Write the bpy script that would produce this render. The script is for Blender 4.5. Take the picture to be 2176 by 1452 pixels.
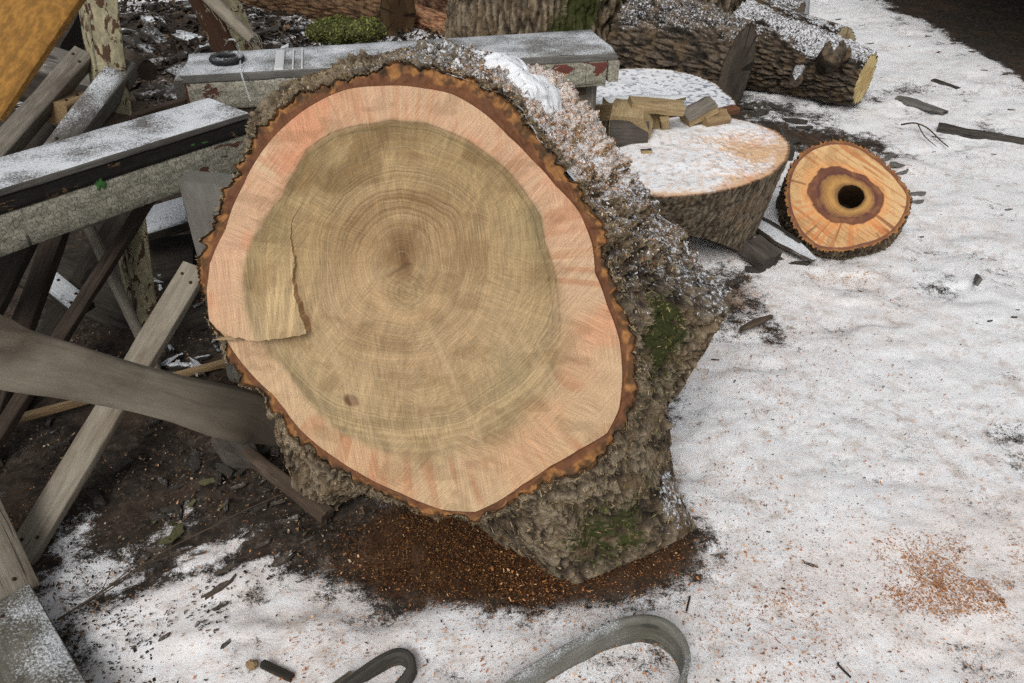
import bpy, math, random
import numpy as np
from mathutils import Vector

scene = bpy.context.scene
for o in list(bpy.data.objects):
    bpy.data.objects.remove(o, do_unlink=True)
COL = scene.collection
rng = np.random.default_rng(7)
random.seed(7)
R = math.radians

# ------------------------------------------------------------------ camera
CAM_H, PITCH, FPX = 1.55, R(35.0), 1708.0
cam = bpy.data.cameras.new("camera")
cam.sensor_width = 36.0
cam.lens = 36.0 * FPX / 2176.0
cam.clip_start, cam.clip_end = 0.05, 800.0
camo = bpy.data.objects.new("camera", cam)
camo.location = (0, 0, CAM_H)
camo.rotation_euler = (math.pi / 2 - PITCH, 0, 0)
COL.objects.link(camo)
scene.camera = camo

# ------------------------------------------------------------------ light: overcast winter day
SUN_EL, SUN_ROT = R(46), R(196)
world = bpy.data.worlds.new("World")
scene.world = world
world.use_nodes = True
wn = world.node_tree
sky = wn.nodes.new("ShaderNodeTexSky")
sky.sky_type = 'NISHITA'
sky.sun_disc = False
sky.sun_elevation = SUN_EL
sky.sun_rotation = SUN_ROT
sky.air_density, sky.dust_density, sky.ozone_density = 1.0, 4.0, 1.0
hs = wn.nodes.new("ShaderNodeHueSaturation")
hs.inputs["Saturation"].default_value = 0.22        # cloud cover: grey sky
wn.links.new(sky.outputs["Color"], hs.inputs["Color"])
bg = wn.nodes["Background"]
wn.links.new(hs.outputs["Color"], bg.inputs["Color"])
bg.inputs["Strength"].default_value = 0.115
sun = bpy.data.lights.new("sun", 'SUN')
sun.energy = 1.5
sun.angle = R(28)
sun.color = (1.0, 0.98, 0.95)
suno = bpy.data.objects.new("sun", sun)
suno.location = (0, -2, 8)
sd = Vector((math.sin(SUN_ROT) * math.cos(SUN_EL), math.cos(SUN_ROT) * math.cos(SUN_EL), math.sin(SUN_EL)))
suno.rotation_euler = (-sd).to_track_quat('-Z', 'Y').to_euler()
COL.objects.link(suno)
vs = scene.view_settings
vs.view_transform, vs.look = 'Standard', 'None'
vs.gamma, vs.use_curve_mapping = 1.0, False
vs.exposure = -0.08
scene.cycles.use_denoising = False      # keep the fine grain of bark, snow and wood

# ------------------------------------------------------------------ geometry helpers
cP, sP = math.cos(PITCH), math.sin(PITCH)
EYE = np.array([0, 0, CAM_H])


def ray(u, v):
    dx, dv = (u - 1088.0) / FPX, (v - 726.0) / FPX
    return np.array([dx, cP - dv * sP, -sP - dv * cP])


def Uz(u, v, z=0.0):
    r = ray(u, v)
    return EYE + r * ((CAM_H - z) / -r[2])


def Uy(u, v, y):
    r = ray(u, v)
    return EYE + r * (y / r[1])


def Up(u, v, q, n):
    r = ray(u, v)
    return EYE + r * (np.dot(q - EYE, n) / np.dot(r, n))


def unit(a):
    a = np.asarray(a, float)
    return a / (np.linalg.norm(a, axis=-1, keepdims=True) + 1e-12)


def _h(ix, iy, iz, seed):
    x = (ix.astype(np.int64) * 374761393 + iy.astype(np.int64) * 668265263 + iz.astype(np.int64) * 2147483647 + seed * 974634541) & 0xFFFFFFFF
    x = ((x ^ (x >> 13)) * 1274126177) & 0xFFFFFFFF
    x = ((x ^ (x >> 16)) * 2246822519) & 0xFFFFFFFF
    x = x ^ (x >> 15)
    return (x & 0xFFFFFF) / float(0xFFFFFF)


def noise(p, seed=0):
    p = np.asarray(p, float)
    i = np.floor(p).astype(np.int64)
    f = p - i
    f = f * f * f * (f * (f * 6 - 15) + 10)
    r = 0
    for dx in (0, 1):
        wx = f[..., 0] if dx else 1 - f[..., 0]
        for dy in (0, 1):
            wy = f[..., 1] if dy else 1 - f[..., 1]
            for dz in (0, 1):
                wz = f[..., 2] if dz else 1 - f[..., 2]
                r = r + wx * wy * wz * _h(i[..., 0] + dx, i[..., 1] + dy, i[..., 2] + dz, seed)
    return r


def fbm(p, oct=4, seed=0, gain=0.5):
    a, s, t = 1.0, 0.0, 0.0
    p = np.asarray(p, float)
    for k in range(oct):
        s = s + a * noise(p * (2.03 ** k) + 17.3 * k, seed + k)
        t += a
        a *= gain
    return s / t


def worley(p, seed=0):
    p = np.asarray(p, float)
    i = np.floor(p).astype(np.int64)
    f = p - i
    d1 = np.full(p.shape[:-1], 9.0)
    d2 = np.full(p.shape[:-1], 9.0)
    for dx in (-1, 0, 1):
        for dy in (-1, 0, 1):
            for dz in (-1, 0, 1):
                a, b, c = i[..., 0] + dx, i[..., 1] + dy, i[..., 2] + dz
                d = (dx + _h(a, b, c, seed) - f[..., 0]) ** 2 + (dy + _h(a, b, c, seed + 1) - f[..., 1]) ** 2 + (dz + _h(a, b, c, seed + 2) - f[..., 2]) ** 2
                d2 = np.minimum(d2, np.maximum(d, d1))
                d1 = np.minimum(d1, d)
    return np.sqrt(d1), np.sqrt(d2)


def bark_h(x, y, ax, seed, ps):
    w = (fbm(np.stack([x, y, ax * .35], -1) * ps * .35 + seed, 2, seed + 50)[..., None] - .5) * np.array([1.7, 1.7, .8])
    a1, a2 = worley(np.stack([x, y, ax * .2 + seed], -1) * ps + w, seed)
    plate = sstep(.02, .34, a2 - a1)
    rd = fbm(np.stack([x, y, ax * .13 + seed], -1) * ps * 1.5 + w * .6, 3, seed + 60)
    ridge = np.clip(1 - np.abs(2 * rd - 1) * 3.0, 0, 1)
    fine = fbm(np.stack([x, y, ax * .5 + seed], -1) * ps * 4.5, 3, seed + 70)
    return np.clip(.42 * plate + .25 * (1 - ridge) + .55 * (fine - .25), 0, 1)


def sstep(a, b, x):
    t = np.clip((x - a) / (b - a), 0, 1)
    return t * t * (3 - 2 * t)


def srgb(r, g, b):
    c = np.array([r, g, b]) / 255.0
    return np.where(c <= 0.04045, c / 12.92, ((c + 0.055) / 1.055) ** 2.4)


def mixc(a, b, t):
    t = np.asarray(t)[..., None]
    return np.asarray(a) * (1 - t) + np.asarray(b) * t


def set_props(o, label=None, cat=None, group=None, kind=None):
    if label: o["label"] = label
    if cat: o["category"] = cat
    if group: o["group"] = group
    if kind: o["kind"] = kind
    return o


def thing(name, label, cat, base, group=None):
    o = bpy.data.objects.new(name, None)
    o.empty_display_size = 0.1
    o.location = tuple(float(x) for x in base)
    COL.objects.link(o)
    return set_props(o, label, cat, group)


def build(name, verts, quads, mat, parent=None, attrs=None, smooth=True, extra=None, kind=None):
    """quads: (n,4) int array; extra: list of n-gons"""
    verts = np.asarray(verts, float).reshape(-1, 3)
    me = bpy.data.meshes.new(name)
    if parent is not None:
        verts = verts - np.array(parent.location)
    quads = np.asarray(quads, np.int64).reshape(-1, 4)
    extra = extra or []
    nl = quads.size + sum(len(e) for e in extra)
    me.vertices.add(len(verts))
    me.vertices.foreach_set("co", verts.astype(np.float32).ravel())
    me.loops.add(nl)
    li = np.concatenate([quads.ravel()] + [np.asarray(e, np.int64) for e in extra]) if extra else quads.ravel()
    me.loops.foreach_set("vertex_index", li.astype(np.int32))
    tot = np.concatenate([np.full(len(quads), 4), np.array([len(e) for e in extra], int)]).astype(np.int32)
    st = np.concatenate([[0], np.cumsum(tot)[:-1]]).astype(np.int32)
    me.polygons.add(len(tot))
    me.polygons.foreach_set("loop_start", st)
    me.polygons.foreach_set("loop_total", tot)
    me.polygons.foreach_set("use_smooth", np.full(len(tot), smooth))
    me.update(calc_edges=True)
    me.validate()
    for k, a in (attrs or {}).items():
        a = np.asarray(a, np.float32)
        if a.ndim == 2:
            at = me.attributes.new(k, 'FLOAT_VECTOR', 'POINT')
            at.data.foreach_set("vector", a.ravel())
        else:
            at = me.attributes.new(k, 'FLOAT', 'POINT')
            at.data.foreach_set("value", a)
    me.materials.append(mat)
    o = bpy.data.objects.new(name, me)
    COL.objects.link(o)
    if parent is not None:
        o.parent = parent
    if kind: o["kind"] = kind
    return o


def grid_quads(nu, nv, wrap):
    """index = i*nv + j ; i wraps if wrap"""
    i = np.arange(nu if wrap else nu - 1)
    j = np.arange(nv - 1)
    I, J = np.meshgrid(i, j, indexing='ij')
    I2 = (I + 1) % nu
    return np.stack([I * nv + J, I2 * nv + J, I2 * nv + J + 1, I * nv + J + 1], -1).reshape(-1, 4)


def frame_for(d, up=(0, 0, 1)):
    d = unit(d)
    s = np.cross(d, np.asarray(up, float))
    if np.linalg.norm(s) < 1e-4:
        s = np.cross(d, (0, 1, 0))
    s = unit(s)
    return d, s, np.cross(s, d)


SW_SEED = [0]


def sweep(name, path, width, thick, mat, parent=None, up=(0, 0, 1), n=40, jit=0.003, round_=False, bev=0.12, ragged=0.0, curve=True, sides=14):
    """rectangular (or round) section swept along a path; width lies across 'up', thick along it"""
    SW_SEED[0] += 1
    sd_ = SW_SEED[0]
    path = np.asarray(path, float)
    seg = np.r_[0, np.cumsum(np.linalg.norm(np.diff(path, axis=0), axis=1))]
    L = seg[-1]
    t = np.linspace(0, L, n)
    if curve and len(path) > 2:
        P = catmull(path, seg, t)
    else:
        P = np.stack([np.interp(t, seg, path[:, k]) for k in range(3)], -1)
    W = np.interp(t, np.linspace(0, L, np.size(width)), np.atleast_1d(width))
    T = np.interp(t, np.linspace(0, L, np.size(thick)), np.atleast_1d(thick))
    D = unit(np.gradient(P, axis=0))
    upv = np.asarray(up, float)
    S = unit(np.cross(D, np.broadcast_to(upv, D.shape)))
    Uv = np.cross(S, D)
    if round_:
        a = np.linspace(0, 2 * np.pi, sides, endpoint=False)
        cs = np.stack([np.cos(a), np.sin(a)], -1)
    else:
        b = 1 - bev
        k = np.linspace(-1, 1, 5) * 1.0
        cs = []
        for q in k: cs.append((q * b, 1))
        for q in k: cs.append((1, -q * b))
        for q in k: cs.append((-q * b, -1))
        for q in k: cs.append((-1, q * b))
        cs = np.array(cs)
        # the bevel is an absolute size, not a share of the width
        bw = min(0.5 * bev * min(W.min(), T.min()), 0.012)
    m = len(cs)
    if round_:
        ox = cs[None, :, 0] * W[:, None] / 2
        oy = cs[None, :, 1] * T[:, None] / 2
    else:
        ox = np.where(np.abs(cs[None, :, 0]) >= 1, np.sign(cs[None, :, 0]) * W[:, None] / 2, cs[None, :, 0] / b * (W[:, None] / 2 - bw))
        oy = np.where(np.abs(cs[None, :, 1]) >= 1, np.sign(cs[None, :, 1]) * T[:, None] / 2, cs[None, :, 1] / b * (T[:, None] / 2 - bw))
    al = np.broadcast_to(t[:, None], ox.shape)
    gc = np.stack([al, ox, oy], -1)
    nz = fbm(gc * np.array([6, 22, 22]) + sd_ * 11.7, 3, sd_) - 0.5
    ox2, oy2 = ox * (1 + 0), oy
    V = P[:, None] + S[:, None] * ox2[..., None] + Uv[:, None] * oy2[..., None]
    nrm = unit(S[:, None] * (cs[None, :, :1] / np.maximum(W[:, None, None], 1e-3)) + Uv[:, None] * (cs[None, :, 1:] / np.maximum(T[:, None, None], 1e-3)))
    V = V + nrm * nz[..., None] * jit * 2
    if ragged:
        for e, k in ((0, 1), (-1, -1)):
            rr = noise(np.stack([ox[e] * 90, oy[e] * 90, np.full(m, sd_ * 3.1 + e)], -1), sd_)
            V[e] += D[e] * k * (rr[:, None]) * ragged
    q = grid_quads(n, m, False)
    # close the section
    i = np.arange(n - 1)
    q2 = np.stack([i * m + m - 1, (i + 1) * m + m - 1, (i + 1) * m, i * m], -1)
    c0, c1 = n * m, n * m + 1
    Vf = np.concatenate([V.reshape(-1, 3), V[0].mean(0)[None], V[-1].mean(0)[None]])
    # separate rims for flat end caps
    base = len(Vf)
    Vf = np.concatenate([Vf, V[0], V[-1]])
    gcf = np.concatenate([gc.reshape(-1, 3), gc[0].mean(0)[None], gc[-1].mean(0)[None], gc[0], gc[-1]])
    endm = np.concatenate([np.zeros(n * m), np.ones(2 + 2 * m)])
    ex = []
    for k in range(m):
        k2 = (k + 1) % m
        ex.append([c0, base + k, base + k2])
        ex.append([c1, base + m + k2, base + m + k])
    o = build(name, Vf, np.concatenate([q, q2])[:, ::-1], mat, parent, {"gc": gcf + np.array([sd_ * 3.37, 0, 0]), "cap": endm}, True, [e[::-1] for e in ex])
    if not round_:
        sharp_by_angle(o, 50)
    return o


def sharp_by_angle(o, deg):
    try:
        o.data.set_sharp_from_angle(angle=R(deg))
    except Exception:
        pass


def catmull(path, seg, t):
    n = len(path)
    m = np.zeros_like(path)
    for k in range(n):
        a, b = max(k - 1, 0), min(k + 1, n - 1)
        m[k] = (path[b] - path[a]) / max(seg[b] - seg[a], 1e-9)
    idx = np.clip(np.searchsorted(seg, t, side='right') - 1, 0, n - 2)
    h = seg[idx + 1] - seg[idx]
    s = ((t - seg[idx]) / h)[:, None]
    h = h[:, None]
    return (2 * s ** 3 - 3 * s ** 2 + 1) * path[idx] + (s ** 3 - 2 * s ** 2 + s) * h * m[idx] + (-2 * s ** 3 + 3 * s ** 2) * path[idx + 1] + (s ** 3 - s ** 2) * h * m[idx + 1]


def chips(name, pts, nrm, size, col, mat, parent=None, aspect=0.45, tilt=0.6, kind="stuff", lift=0.3):
    """many little wood flakes / bark crumbs in one mesh (nobody could count them)"""
    N = len(pts)
    nrm = unit(nrm + rng.normal(0, tilt, (N, 3)) * 0.6)
    t = unit(np.cross(nrm, unit(rng.normal(0, 1, (N, 3)))))
    b = np.cross(nrm, t)
    s = np.broadcast_to(size, (N,))[:, None]
    w = s * aspect * rng.uniform(0.5, 1.5, (N, 1))
    l = s * rng.uniform(0.6, 1.3, (N, 1))
    c = pts + nrm * s * lift * rng.uniform(0.2, 1, (N, 1))
    bend = nrm * s * rng.uniform(-0.15, 0.3, (N, 1))
    V = np.stack([c - t * l * .5 - b * w * rng.uniform(.2, .6, (N, 1)), c + t * l * .5 * rng.uniform(.4, 1, (N, 1)) - b * w * .5 + bend,
                  c + t * l * .5 + b * w * rng.uniform(.2, .6, (N, 1)) + bend, c - t * l * .5 * rng.uniform(.3, 1, (N, 1)) + b * w * .5], 1)
    q = np.arange(N * 4).reshape(-1, 4)
    C = np.repeat(np.asarray(col), 4, axis=0)
    return build(name, V.reshape(-1, 3), q, mat, parent, {"Col": C}, False, kind=kind)


# ------------------------------------------------------------------ material helpers
class M:
    def __init__(s, name, rough=0.85, spec=0.25):
        s.m = bpy.data.materials.new(name)
        s.m.use_nodes = True
        s.t = s.m.node_tree
        s.b = s.t.nodes["Principled BSDF"]
        s.b.inputs["Roughness"].default_value = rough
        s.b.inputs["Specular IOR Level"].default_value = spec

    def n(s, typ, ins=None, out=0, **props):
        nd = s.t.nodes.new("ShaderNode" + typ)
        for k, v in props.items(): setattr(nd, k, v)
        for k, v in (ins or {}).items():
            if v is None: continue
            sk = nd.inputs[k]
            if hasattr(v, "is_output"): s.t.links.new(v, sk)
            else:
                try: sk.default_value = v
                except Exception: sk.default_value = tuple(v) + (1.0,)
        return nd.outputs[out]

    def attr(s, name, vec=False):
        return s.n("Attribute", attribute_name=name, out=1 if vec else 2)

    def col(s, name): return s.n("Attribute", attribute_name=name, out=0)
    def obj(s): return s.n("TexCoord", out=3)
    def pos(s): return s.n("NewGeometry", out=0)
    def map(s, v, sc): return s.n("Mapping", {"Vector": v, "Scale": sc})
    def noise(s, v, sc, det=3.0, ro=0.55, dist=0.0): return s.n("TexNoise", {"Vector": v, "Scale": sc, "Detail": det, "Roughness": ro, "Distortion": dist})
    def vor(s, v, sc, feature='F1', out=0, rnd=1.0): return s.n("TexVoronoi", {"Vector": v, "Scale": sc, "Randomness": rnd}, out=out, feature=feature)
    def math(s, op, a, b=0.0, c=0.0): return s.n("Math", {0: a, 1: b, 2: c}, operation=op)
    def mix(s, f, a, b, bt='MIX'):
        nd = s.t.nodes.new("ShaderNodeMix")
        nd.data_type, nd.blend_type = 'RGBA', bt
        for k, v in ((0, f), (6, a), (7, b)):
            if hasattr(v, "is_output"): s.t.links.new(v, nd.inputs[k])
            else: nd.inputs[k].default_value = v if k == 0 else tuple(v)[:3] + (1.0,)
        return nd.outputs[2]

    def ss(s, x, a, b):
        return s.n("MapRange", {0: x, 1: a, 2: b, 3: 0.0, 4: 1.0}, interpolation_type='SMOOTHSTEP')

    def ramp(s, f, stops):
        nd = s.t.nodes.new("ShaderNodeValToRGB")
        s.t.links.new(f, nd.inputs[0])
        e = nd.color_ramp.elements
        while len(e) < len(stops): e.new(0.5)
        for k, (p, c) in enumerate(stops):
            e[k].position = p
            e[k].color = tuple(c)[:3] + (1.0,)
        return nd.outputs[0]

    def bump(s, h, st, dist=0.01, nrm=None):
        return s.n("Bump", {"Height": h, "Strength": st, "Distance": dist, "Normal": nrm})

    def done(s, col, bump=None, rough=None):
        if hasattr(col, "is_output"): s.t.links.new(col, s.b.inputs["Base Color"])
        else: s.b.inputs["Base Color"].default_value = tuple(col)[:3] + (1.0,)
        if bump is not None: s.t.links.new(bump, s.b.inputs["Normal"])
        if rough is not None: s.t.links.new(rough, s.b.inputs["Roughness"])
        return s.m

    def snow(s, col, amount, lo=0.45, hi=0.85, grain=160.0, patch=5.0, colour=(0.74, 0.77, 0.80)):
        """snow dusting: lies where the surface looks up"""
        nz = s.n("SeparateXYZ", {0: s.n("NewGeometry", out=1)}, out=2)
        up = s.ss(nz, lo, hi)
        p = s.pos()
        a = s.noise(p, grain, 2.0, 0.7)
        b = s.noise(p, patch, 3.0)
        k = s.math('ADD', s.math('MULTIPLY', a, .72), s.math('MULTIPLY', b, 0.98))
        thr = 1.35 - amount
        f = s.math('MULTIPLY', s.ss(k, thr - 0.16, thr + 0.16), up)
        f = s.math('MULTIPLY', f, 0.86)
        return s.mix(f, col, colour), f


SNOWC = (0.74, 0.77, 0.80)


def mat_oldwood(name, dark, mid, light, snow=None, stain=None, stain_amt=0.0, fine=1.0, rough=0.85):
    m = M(name, rough)
    g = m.attr("gc", True)
    st = m.map(g, (7.0, 110 * fine, 110 * fine))
    a = m.noise(st, 1.0, 7.0, 0.72, 0.5)
    b = m.noise(m.map(g, (14, 26, 26)), 1.0, 5.0, .65)
    c = m.noise(m.map(g, (4, 9, 9)), 1.0, 4.0, 0.6)
    crack = m.ss(m.noise(m.map(g, (3.5, 85, 85)), 1.0, 3.0, .6, .3), 0.29, 0.37)
    col = m.ramp(m.math('ADD', m.math('MULTIPLY', a, .65), m.math('MULTIPLY', b, .35)), [(0.32, dark), (0.5, mid), (0.68, light)])
    if stain is not None:
        col = m.mix(m.math('MULTIPLY', m.ss(c, 0.5, 0.66), stain_amt), col, stain)
    col = m.mix(m.math('MULTIPLY', m.math('SUBTRACT', 1.0, crack), 0.7), col, tuple(x * 0.3 for x in dark))
    kn = m.ss(m.vor(m.map(g, (4.5, 11, 11)), 1.0), .13, .06)
    col = m.mix(m.math('MULTIPLY', kn, .75), col, tuple(x * .4 for x in dark))
    cap = m.attr("cap")
    ring = m.noise(m.map(g, (1, 70, 160)), 1.0, 2.0)
    col = m.mix(m.math('MULTIPLY', cap, 0.7), col, m.mix(ring, dark, mid))
    h = m.math('ADD', a, m.math('MULTIPLY', crack, 0.6))
    if snow:
        col, f = m.snow(col, *snow)
        h = m.math('ADD', h, m.math('MULTIPLY', f, 0.8))
    return m.done(col, m.bump(h, 0.55, 0.006))


def mat_paint(name, paint, wood_d, wood_l, keep=0.5, snow=None, streak=(0.02, 0.02, 0.018), sc=1.0, crk=.75):
    """peeling old paint on a board"""
    m = M(name, 0.75)
    g = m.attr("gc", True)
    a = m.noise(m.map(g, (9 * sc, 16 * sc, 16 * sc)), 1.0, 4.0, 0.6, 0.6)
    st = m.noise(m.map(g, (2.2, 60, 60)), 1.0, 4.0, 0.6)
    wood = m.mix(st, wood_d, wood_l)
    mask = m.ss(a, 1.0 - keep - 0.015, 1.0 - keep + 0.015)
    wv = m.n('VectorMath', {0: m.map(g, (95 * sc, 70 * sc, 70 * sc)), 1: m.n('VectorMath', {0: m.noise(m.map(g, (60, 60, 60)), 1.0, 3.0), 1: (1.2, 1.2, 1.2)}, operation='MULTIPLY')}, operation='ADD')
    cr = m.vor(wv, 1.0, 'DISTANCE_TO_EDGE')
    crack = m.ss(m.math('ADD', cr, m.math('MULTIPLY', m.noise(m.map(g, (120, 120, 120)), 1.0, 3.0), .25)), 0.10, 0.22)
    dirt = m.noise(m.map(g, (30, 60, 60)), 1.0, 5.0, 0.7)
    pc = m.mix(m.ss(dirt, 0.35, 0.7), tuple(x * 0.5 for x in paint), paint)
    pc = m.mix(m.math('MULTIPLY', m.math('SUBTRACT', 1.0, crack), crk), pc, tuple(x * .18 for x in paint))
    run = m.ss(m.noise(m.map(g, (38, 3, 3)), 1.0, 2.0), 0.63, 0.70)     # dark rain runs down the board
    pc = m.mix(m.math('MULTIPLY', run, 0.8), pc, streak)
    col = m.mix(mask, wood, pc)
    h = m.math('ADD', m.math('MULTIPLY', mask, 0.7), m.math('ADD', m.math('MULTIPLY', crack, 0.35 * crk), m.math('MULTIPLY', st, 0.3)))
    if snow: col, f = m.snow(col, *snow)
    return m.done(col, m.bump(h, 0.6, 0.006))


def mat_bark(name, dark, mid, light, moss=(0.026, 0.029, 0.009)):
    m = M(name, 0.92, 0.15)
    h = m.attr("h")
    p = m.pos()
    a = m.noise(p, 55.0, 5.0, 0.68)
    b = m.noise(p, 9.0, 3.0)
    k = m.math('ADD', m.math('MULTIPLY', h, 0.62), m.math('MULTIPLY', a, 0.42))
    col = m.ramp(k, [(0.22, tuple(x * .25 for x in dark)), (0.38, dark), (0.52, mid), (0.74, light)])
    col = m.mix(m.math('MULTIPLY', m.ss(b, .50, .64), .55), col, m.mix(0.3, (.012, .010, .008), col))
    col = m.mix(m.math('MULTIPLY', m.ss(m.noise(p, 14.0, 3.0), .48, .68), .5), col, (0.20, 0.135, 0.075))
    mo = m.attr("moss")
    mn = m.math('ADD', mo, m.math('MULTIPLY', m.math('SUBTRACT', m.noise(p, 62.0, 5.0, .8), .5), 1.9))
    mcol = m.mix(m.noise(p, 140.0, 2.0), moss, tuple(x * 2.4 for x in moss))
    col = m.mix(m.ss(mn, 0.42, 0.62), col, mcol)
    du = m.attr("dust")
    dn = m.math('ADD', du, m.math('MULTIPLY', m.math('SUBTRACT', m.noise(p, 120.0, 3.0, .7), .5), 1.2))
    dcol = m.mix(m.noise(p, 210.0, 2.0), (0.40, 0.20, 0.08), (0.62, 0.42, 0.24))
    col = m.mix(m.math('MULTIPLY', m.ss(dn, 0.4, 0.75), 0.85), col, dcol)
    sn = m.attr("snow")
    sk = m.math('ADD', sn, m.math('MULTIPLY', m.math('SUBTRACT', m.noise(p, 85.0, 4.0, .75), .5), 1.5))
    f = m.ss(sk, 0.48, 0.68)
    sncol = m.mix(m.noise(p, 60.0, 2.0), (0.66, 0.66, 0.68), (0.8, 0.82, 0.85))
    sncol = m.mix(m.math('MULTIPLY', m.ss(m.math('ADD', du, m.math('MULTIPLY', m.noise(p, 30.0, 4.0, .7), .8)), .55, 1.2), .5), sncol, m.mix(m.noise(p, 160.0, 3.0, .7), (.52, .30, .15), (.78, .66, .52)))
    col = m.mix(m.math('MULTIPLY', f, 0.95), col, sncol)
    hh = m.math('ADD', a, m.math('ADD', m.math('MULTIPLY', f, .5), m.math('MULTIPLY', m.noise(p, 160.0, 3.0, .7), 0.7)))
    return m.done(col, m.bump(hh, 0.85, 0.008))


def mat_col(name, rough=0.8, fine=180.0, amt=0.25, bump=0.3, spec=0.2, bd=0.003):
    """colour carried by the mesh itself plus fine grain"""
    m = M(name, rough, spec)
    c = m.col("Col")
    p = m.obj()
    a = m.noise(p, fine, 4.0, 0.7)
    col = m.mix(amt, c, m.mix(a, (0.1, 0.1, 0.1), (1, 1, 1)), 'OVERLAY')
    return m.done(col, m.bump(a, bump, bd))


def mat_sawn(name):
    m = M(name, 0.72, 0.25)
    c = m.col("Col")
    fc = m.attr("fc", True)          # in-plane coordinates of the cut, metres
    s1 = m.noise(m.map(m.n("VectorRotate", {"Vector": fc, "Angle": R(63)}, rotation_type='Z_AXIS'), (16, 330, 1)), 1.0, 4.0, .65)
    s2 = m.noise(m.map(m.n("VectorRotate", {"Vector": fc, "Angle": R(-48)}, rotation_type='Z_AXIS'), (22, 420, 1)), 1.0, 3.0, .65)
    g = m.noise(m.map(fc, (380, 380, 1)), 1.0, 3.0, .7)
    big = m.noise(m.map(fc, (5, 5, 1)), 1.0, 2.0)
    sm = m.n("Mix", {0: m.ss(big, .4, .6), 2: s1, 3: s2})
    k = m.math('ADD', m.math('MULTIPLY', sm, .7), m.math('MULTIPLY', g, .3))
    col = m.mix(0.75, c, m.ramp(k, [(0.3, (.22, .22, .22)), (0.5, (.5, .5, .5)), (0.72, (.8, .8, .8))]), 'OVERLAY')
    nz = m.attr("fuzz")
    return m.done(col, m.bump(k, 0.30, 0.003))


def mat_face(name):
    m = M(name, 0.7, 0.25)
    c = m.col("Col")
    fc, rc, hw = m.attr("fc", True), m.attr("rc"), m.attr("hw")
    rv = m.n("CombineXYZ", {0: m.math('MULTIPLY', rc, .42), 1: 0.0, 2: 0.0})
    rn = m.noise(rv, 1.0, 3.0, .75)
    patch = m.noise(m.map(fc, (11, 11, 1)), 1.0, 4.0, .65)
    line = m.math('MULTIPLY', m.ss(rn, .52, .66), m.math('MULTIPLY', m.ss(patch, .40, .62), hw))
    pale = m.math('MULTIPLY', m.ss(rn, .48, .36), m.math('MULTIPLY', m.ss(patch, .6, .42), hw))
    def scr(ang, fx, fy, w):
        return m.noise(m.map(m.n("VectorRotate", {"Vector": fc, "Angle": R(ang)}, rotation_type='Z_AXIS'), (fx, fy, 1)), w, 4.0, .7)
    s1, s2, s3 = scr(78, 11, 300, 1.0), scr(-52, 16, 360, 1.0), scr(20, 14, 330, 1.0)
    b1 = m.ss(m.noise(m.map(fc, (4.5, 4.5, 1)), 1.0, 3.0), .44, .56)
    b2 = m.ss(m.noise(m.map(fc, (5.5, 5.5, 3)), 1.3, 3.0), .52, .62)
    sm = m.n("Mix", {0: b2, 2: m.n("Mix", {0: b1, 2: s1, 3: s2}), 3: s3})
    g = m.noise(m.map(fc, (430, 430, 1)), 1.0, 3.0, .75)
    k = m.math('ADD', m.math('MULTIPLY', sm, .6), m.math('MULTIPLY', g, .4))
    col = m.mix(0.75, c, m.ramp(k, [(0.30, (.18, .18, .18)), (0.5, (.5, .5, .5)), (0.70, (.84, .84, .84))]), 'OVERLAY')
    col = m.mix(m.math('MULTIPLY', line, .50), col, (.17, .105, .05))
    col = m.mix(m.math('MULTIPLY', pale, .35), col, (.60, .48, .33))
    h = m.math('ADD', k, m.math('MULTIPLY', rn, .5))
    return m.done(col, m.bump(h, 0.40, 0.004))


# ------------------------------------------------------------------ ground
def blob(x, y, cx, cy, rx, ry, rot=0.0):
    c, s = math.cos(rot), math.sin(rot)
    dx, dy = x - cx, y - cy
    a, b = (dx * c + dy * s) / rx, (-dx * s + dy * c) / ry
    return np.exp(-(a * a + b * b) ** 1.5)


def ground_z(x, y):
    x, y = np.asarray(x, float), np.asarray(y, float)
    p = np.stack([x, y, np.zeros_like(x)], -1)
    z = (fbm(p * 2.2, 3, 3) - .5) * 0.05 + (fbm(p * 11, 3, 5) - .5) * 0.013
    far = sstep(40, 10, np.hypot(x, y))
    z = z * far
    z = z * (1 - .85 * blob(x, y, .15, 1.32, .6, .3)) - .004 * blob(x, y, 0.1, 1.3, .5, .22)
    z += 0.16 * blob(x, y, -2.2, 5.4, 1.3, 1.4)
    z += 0.05 * blob(x, y, 3.1, 5.6, .45, 1.6, .1)
    z -= .014 * sstep(.62, .74, fbm(p * 4.2 + 9, 2, 6)) * far
    return z


def axis_coords(lo, hi, fine, n_out, reach):
    core = np.arange(lo, hi, fine)
    k = np.linspace(0, 1, n_out + 1)[1:] ** 3
    return np.r_[(lo - k * reach)[::-1], core, hi + k * reach]


ys1 = np.concatenate([np.arange(0.75, 1.9, 0.0085), np.arange(1.9, 3.2, 0.013), np.arange(3.2, 7.6, 0.026)])
kk = np.linspace(0, 1, 30)[1:] ** 3
gy = np.r_[(0.75 - np.linspace(0, 1, 8)[1:] ** 2 * 12)[::-1], ys1, 7.6 + kk * 260]
gx = np.r_[(-2.6 - kk * 250)[::-1], np.concatenate([np.arange(-2.6, -1.3, .03), np.arange(-1.3, 2.0, .0125), np.arange(2.0, 4.4, .03)]), 4.4 + kk * 250]
X, Y = np.meshgrid(gx, gy, indexing='ij')
xf, yf = X.ravel(), Y.ravel()
P2 = np.stack([xf, yf, np.zeros_like(xf)], -1)
Z = ground_z(xf, yf)
big = fbm(P2 * 1.6, 4, 21)
med = fbm(P2 * 7, 4, 22)
stre = fbm(np.stack([(xf * .8 + yf * .6) * 4, (-xf * .6 + yf * .8) * 16, xf * 0], -1), 4, 23)
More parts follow.
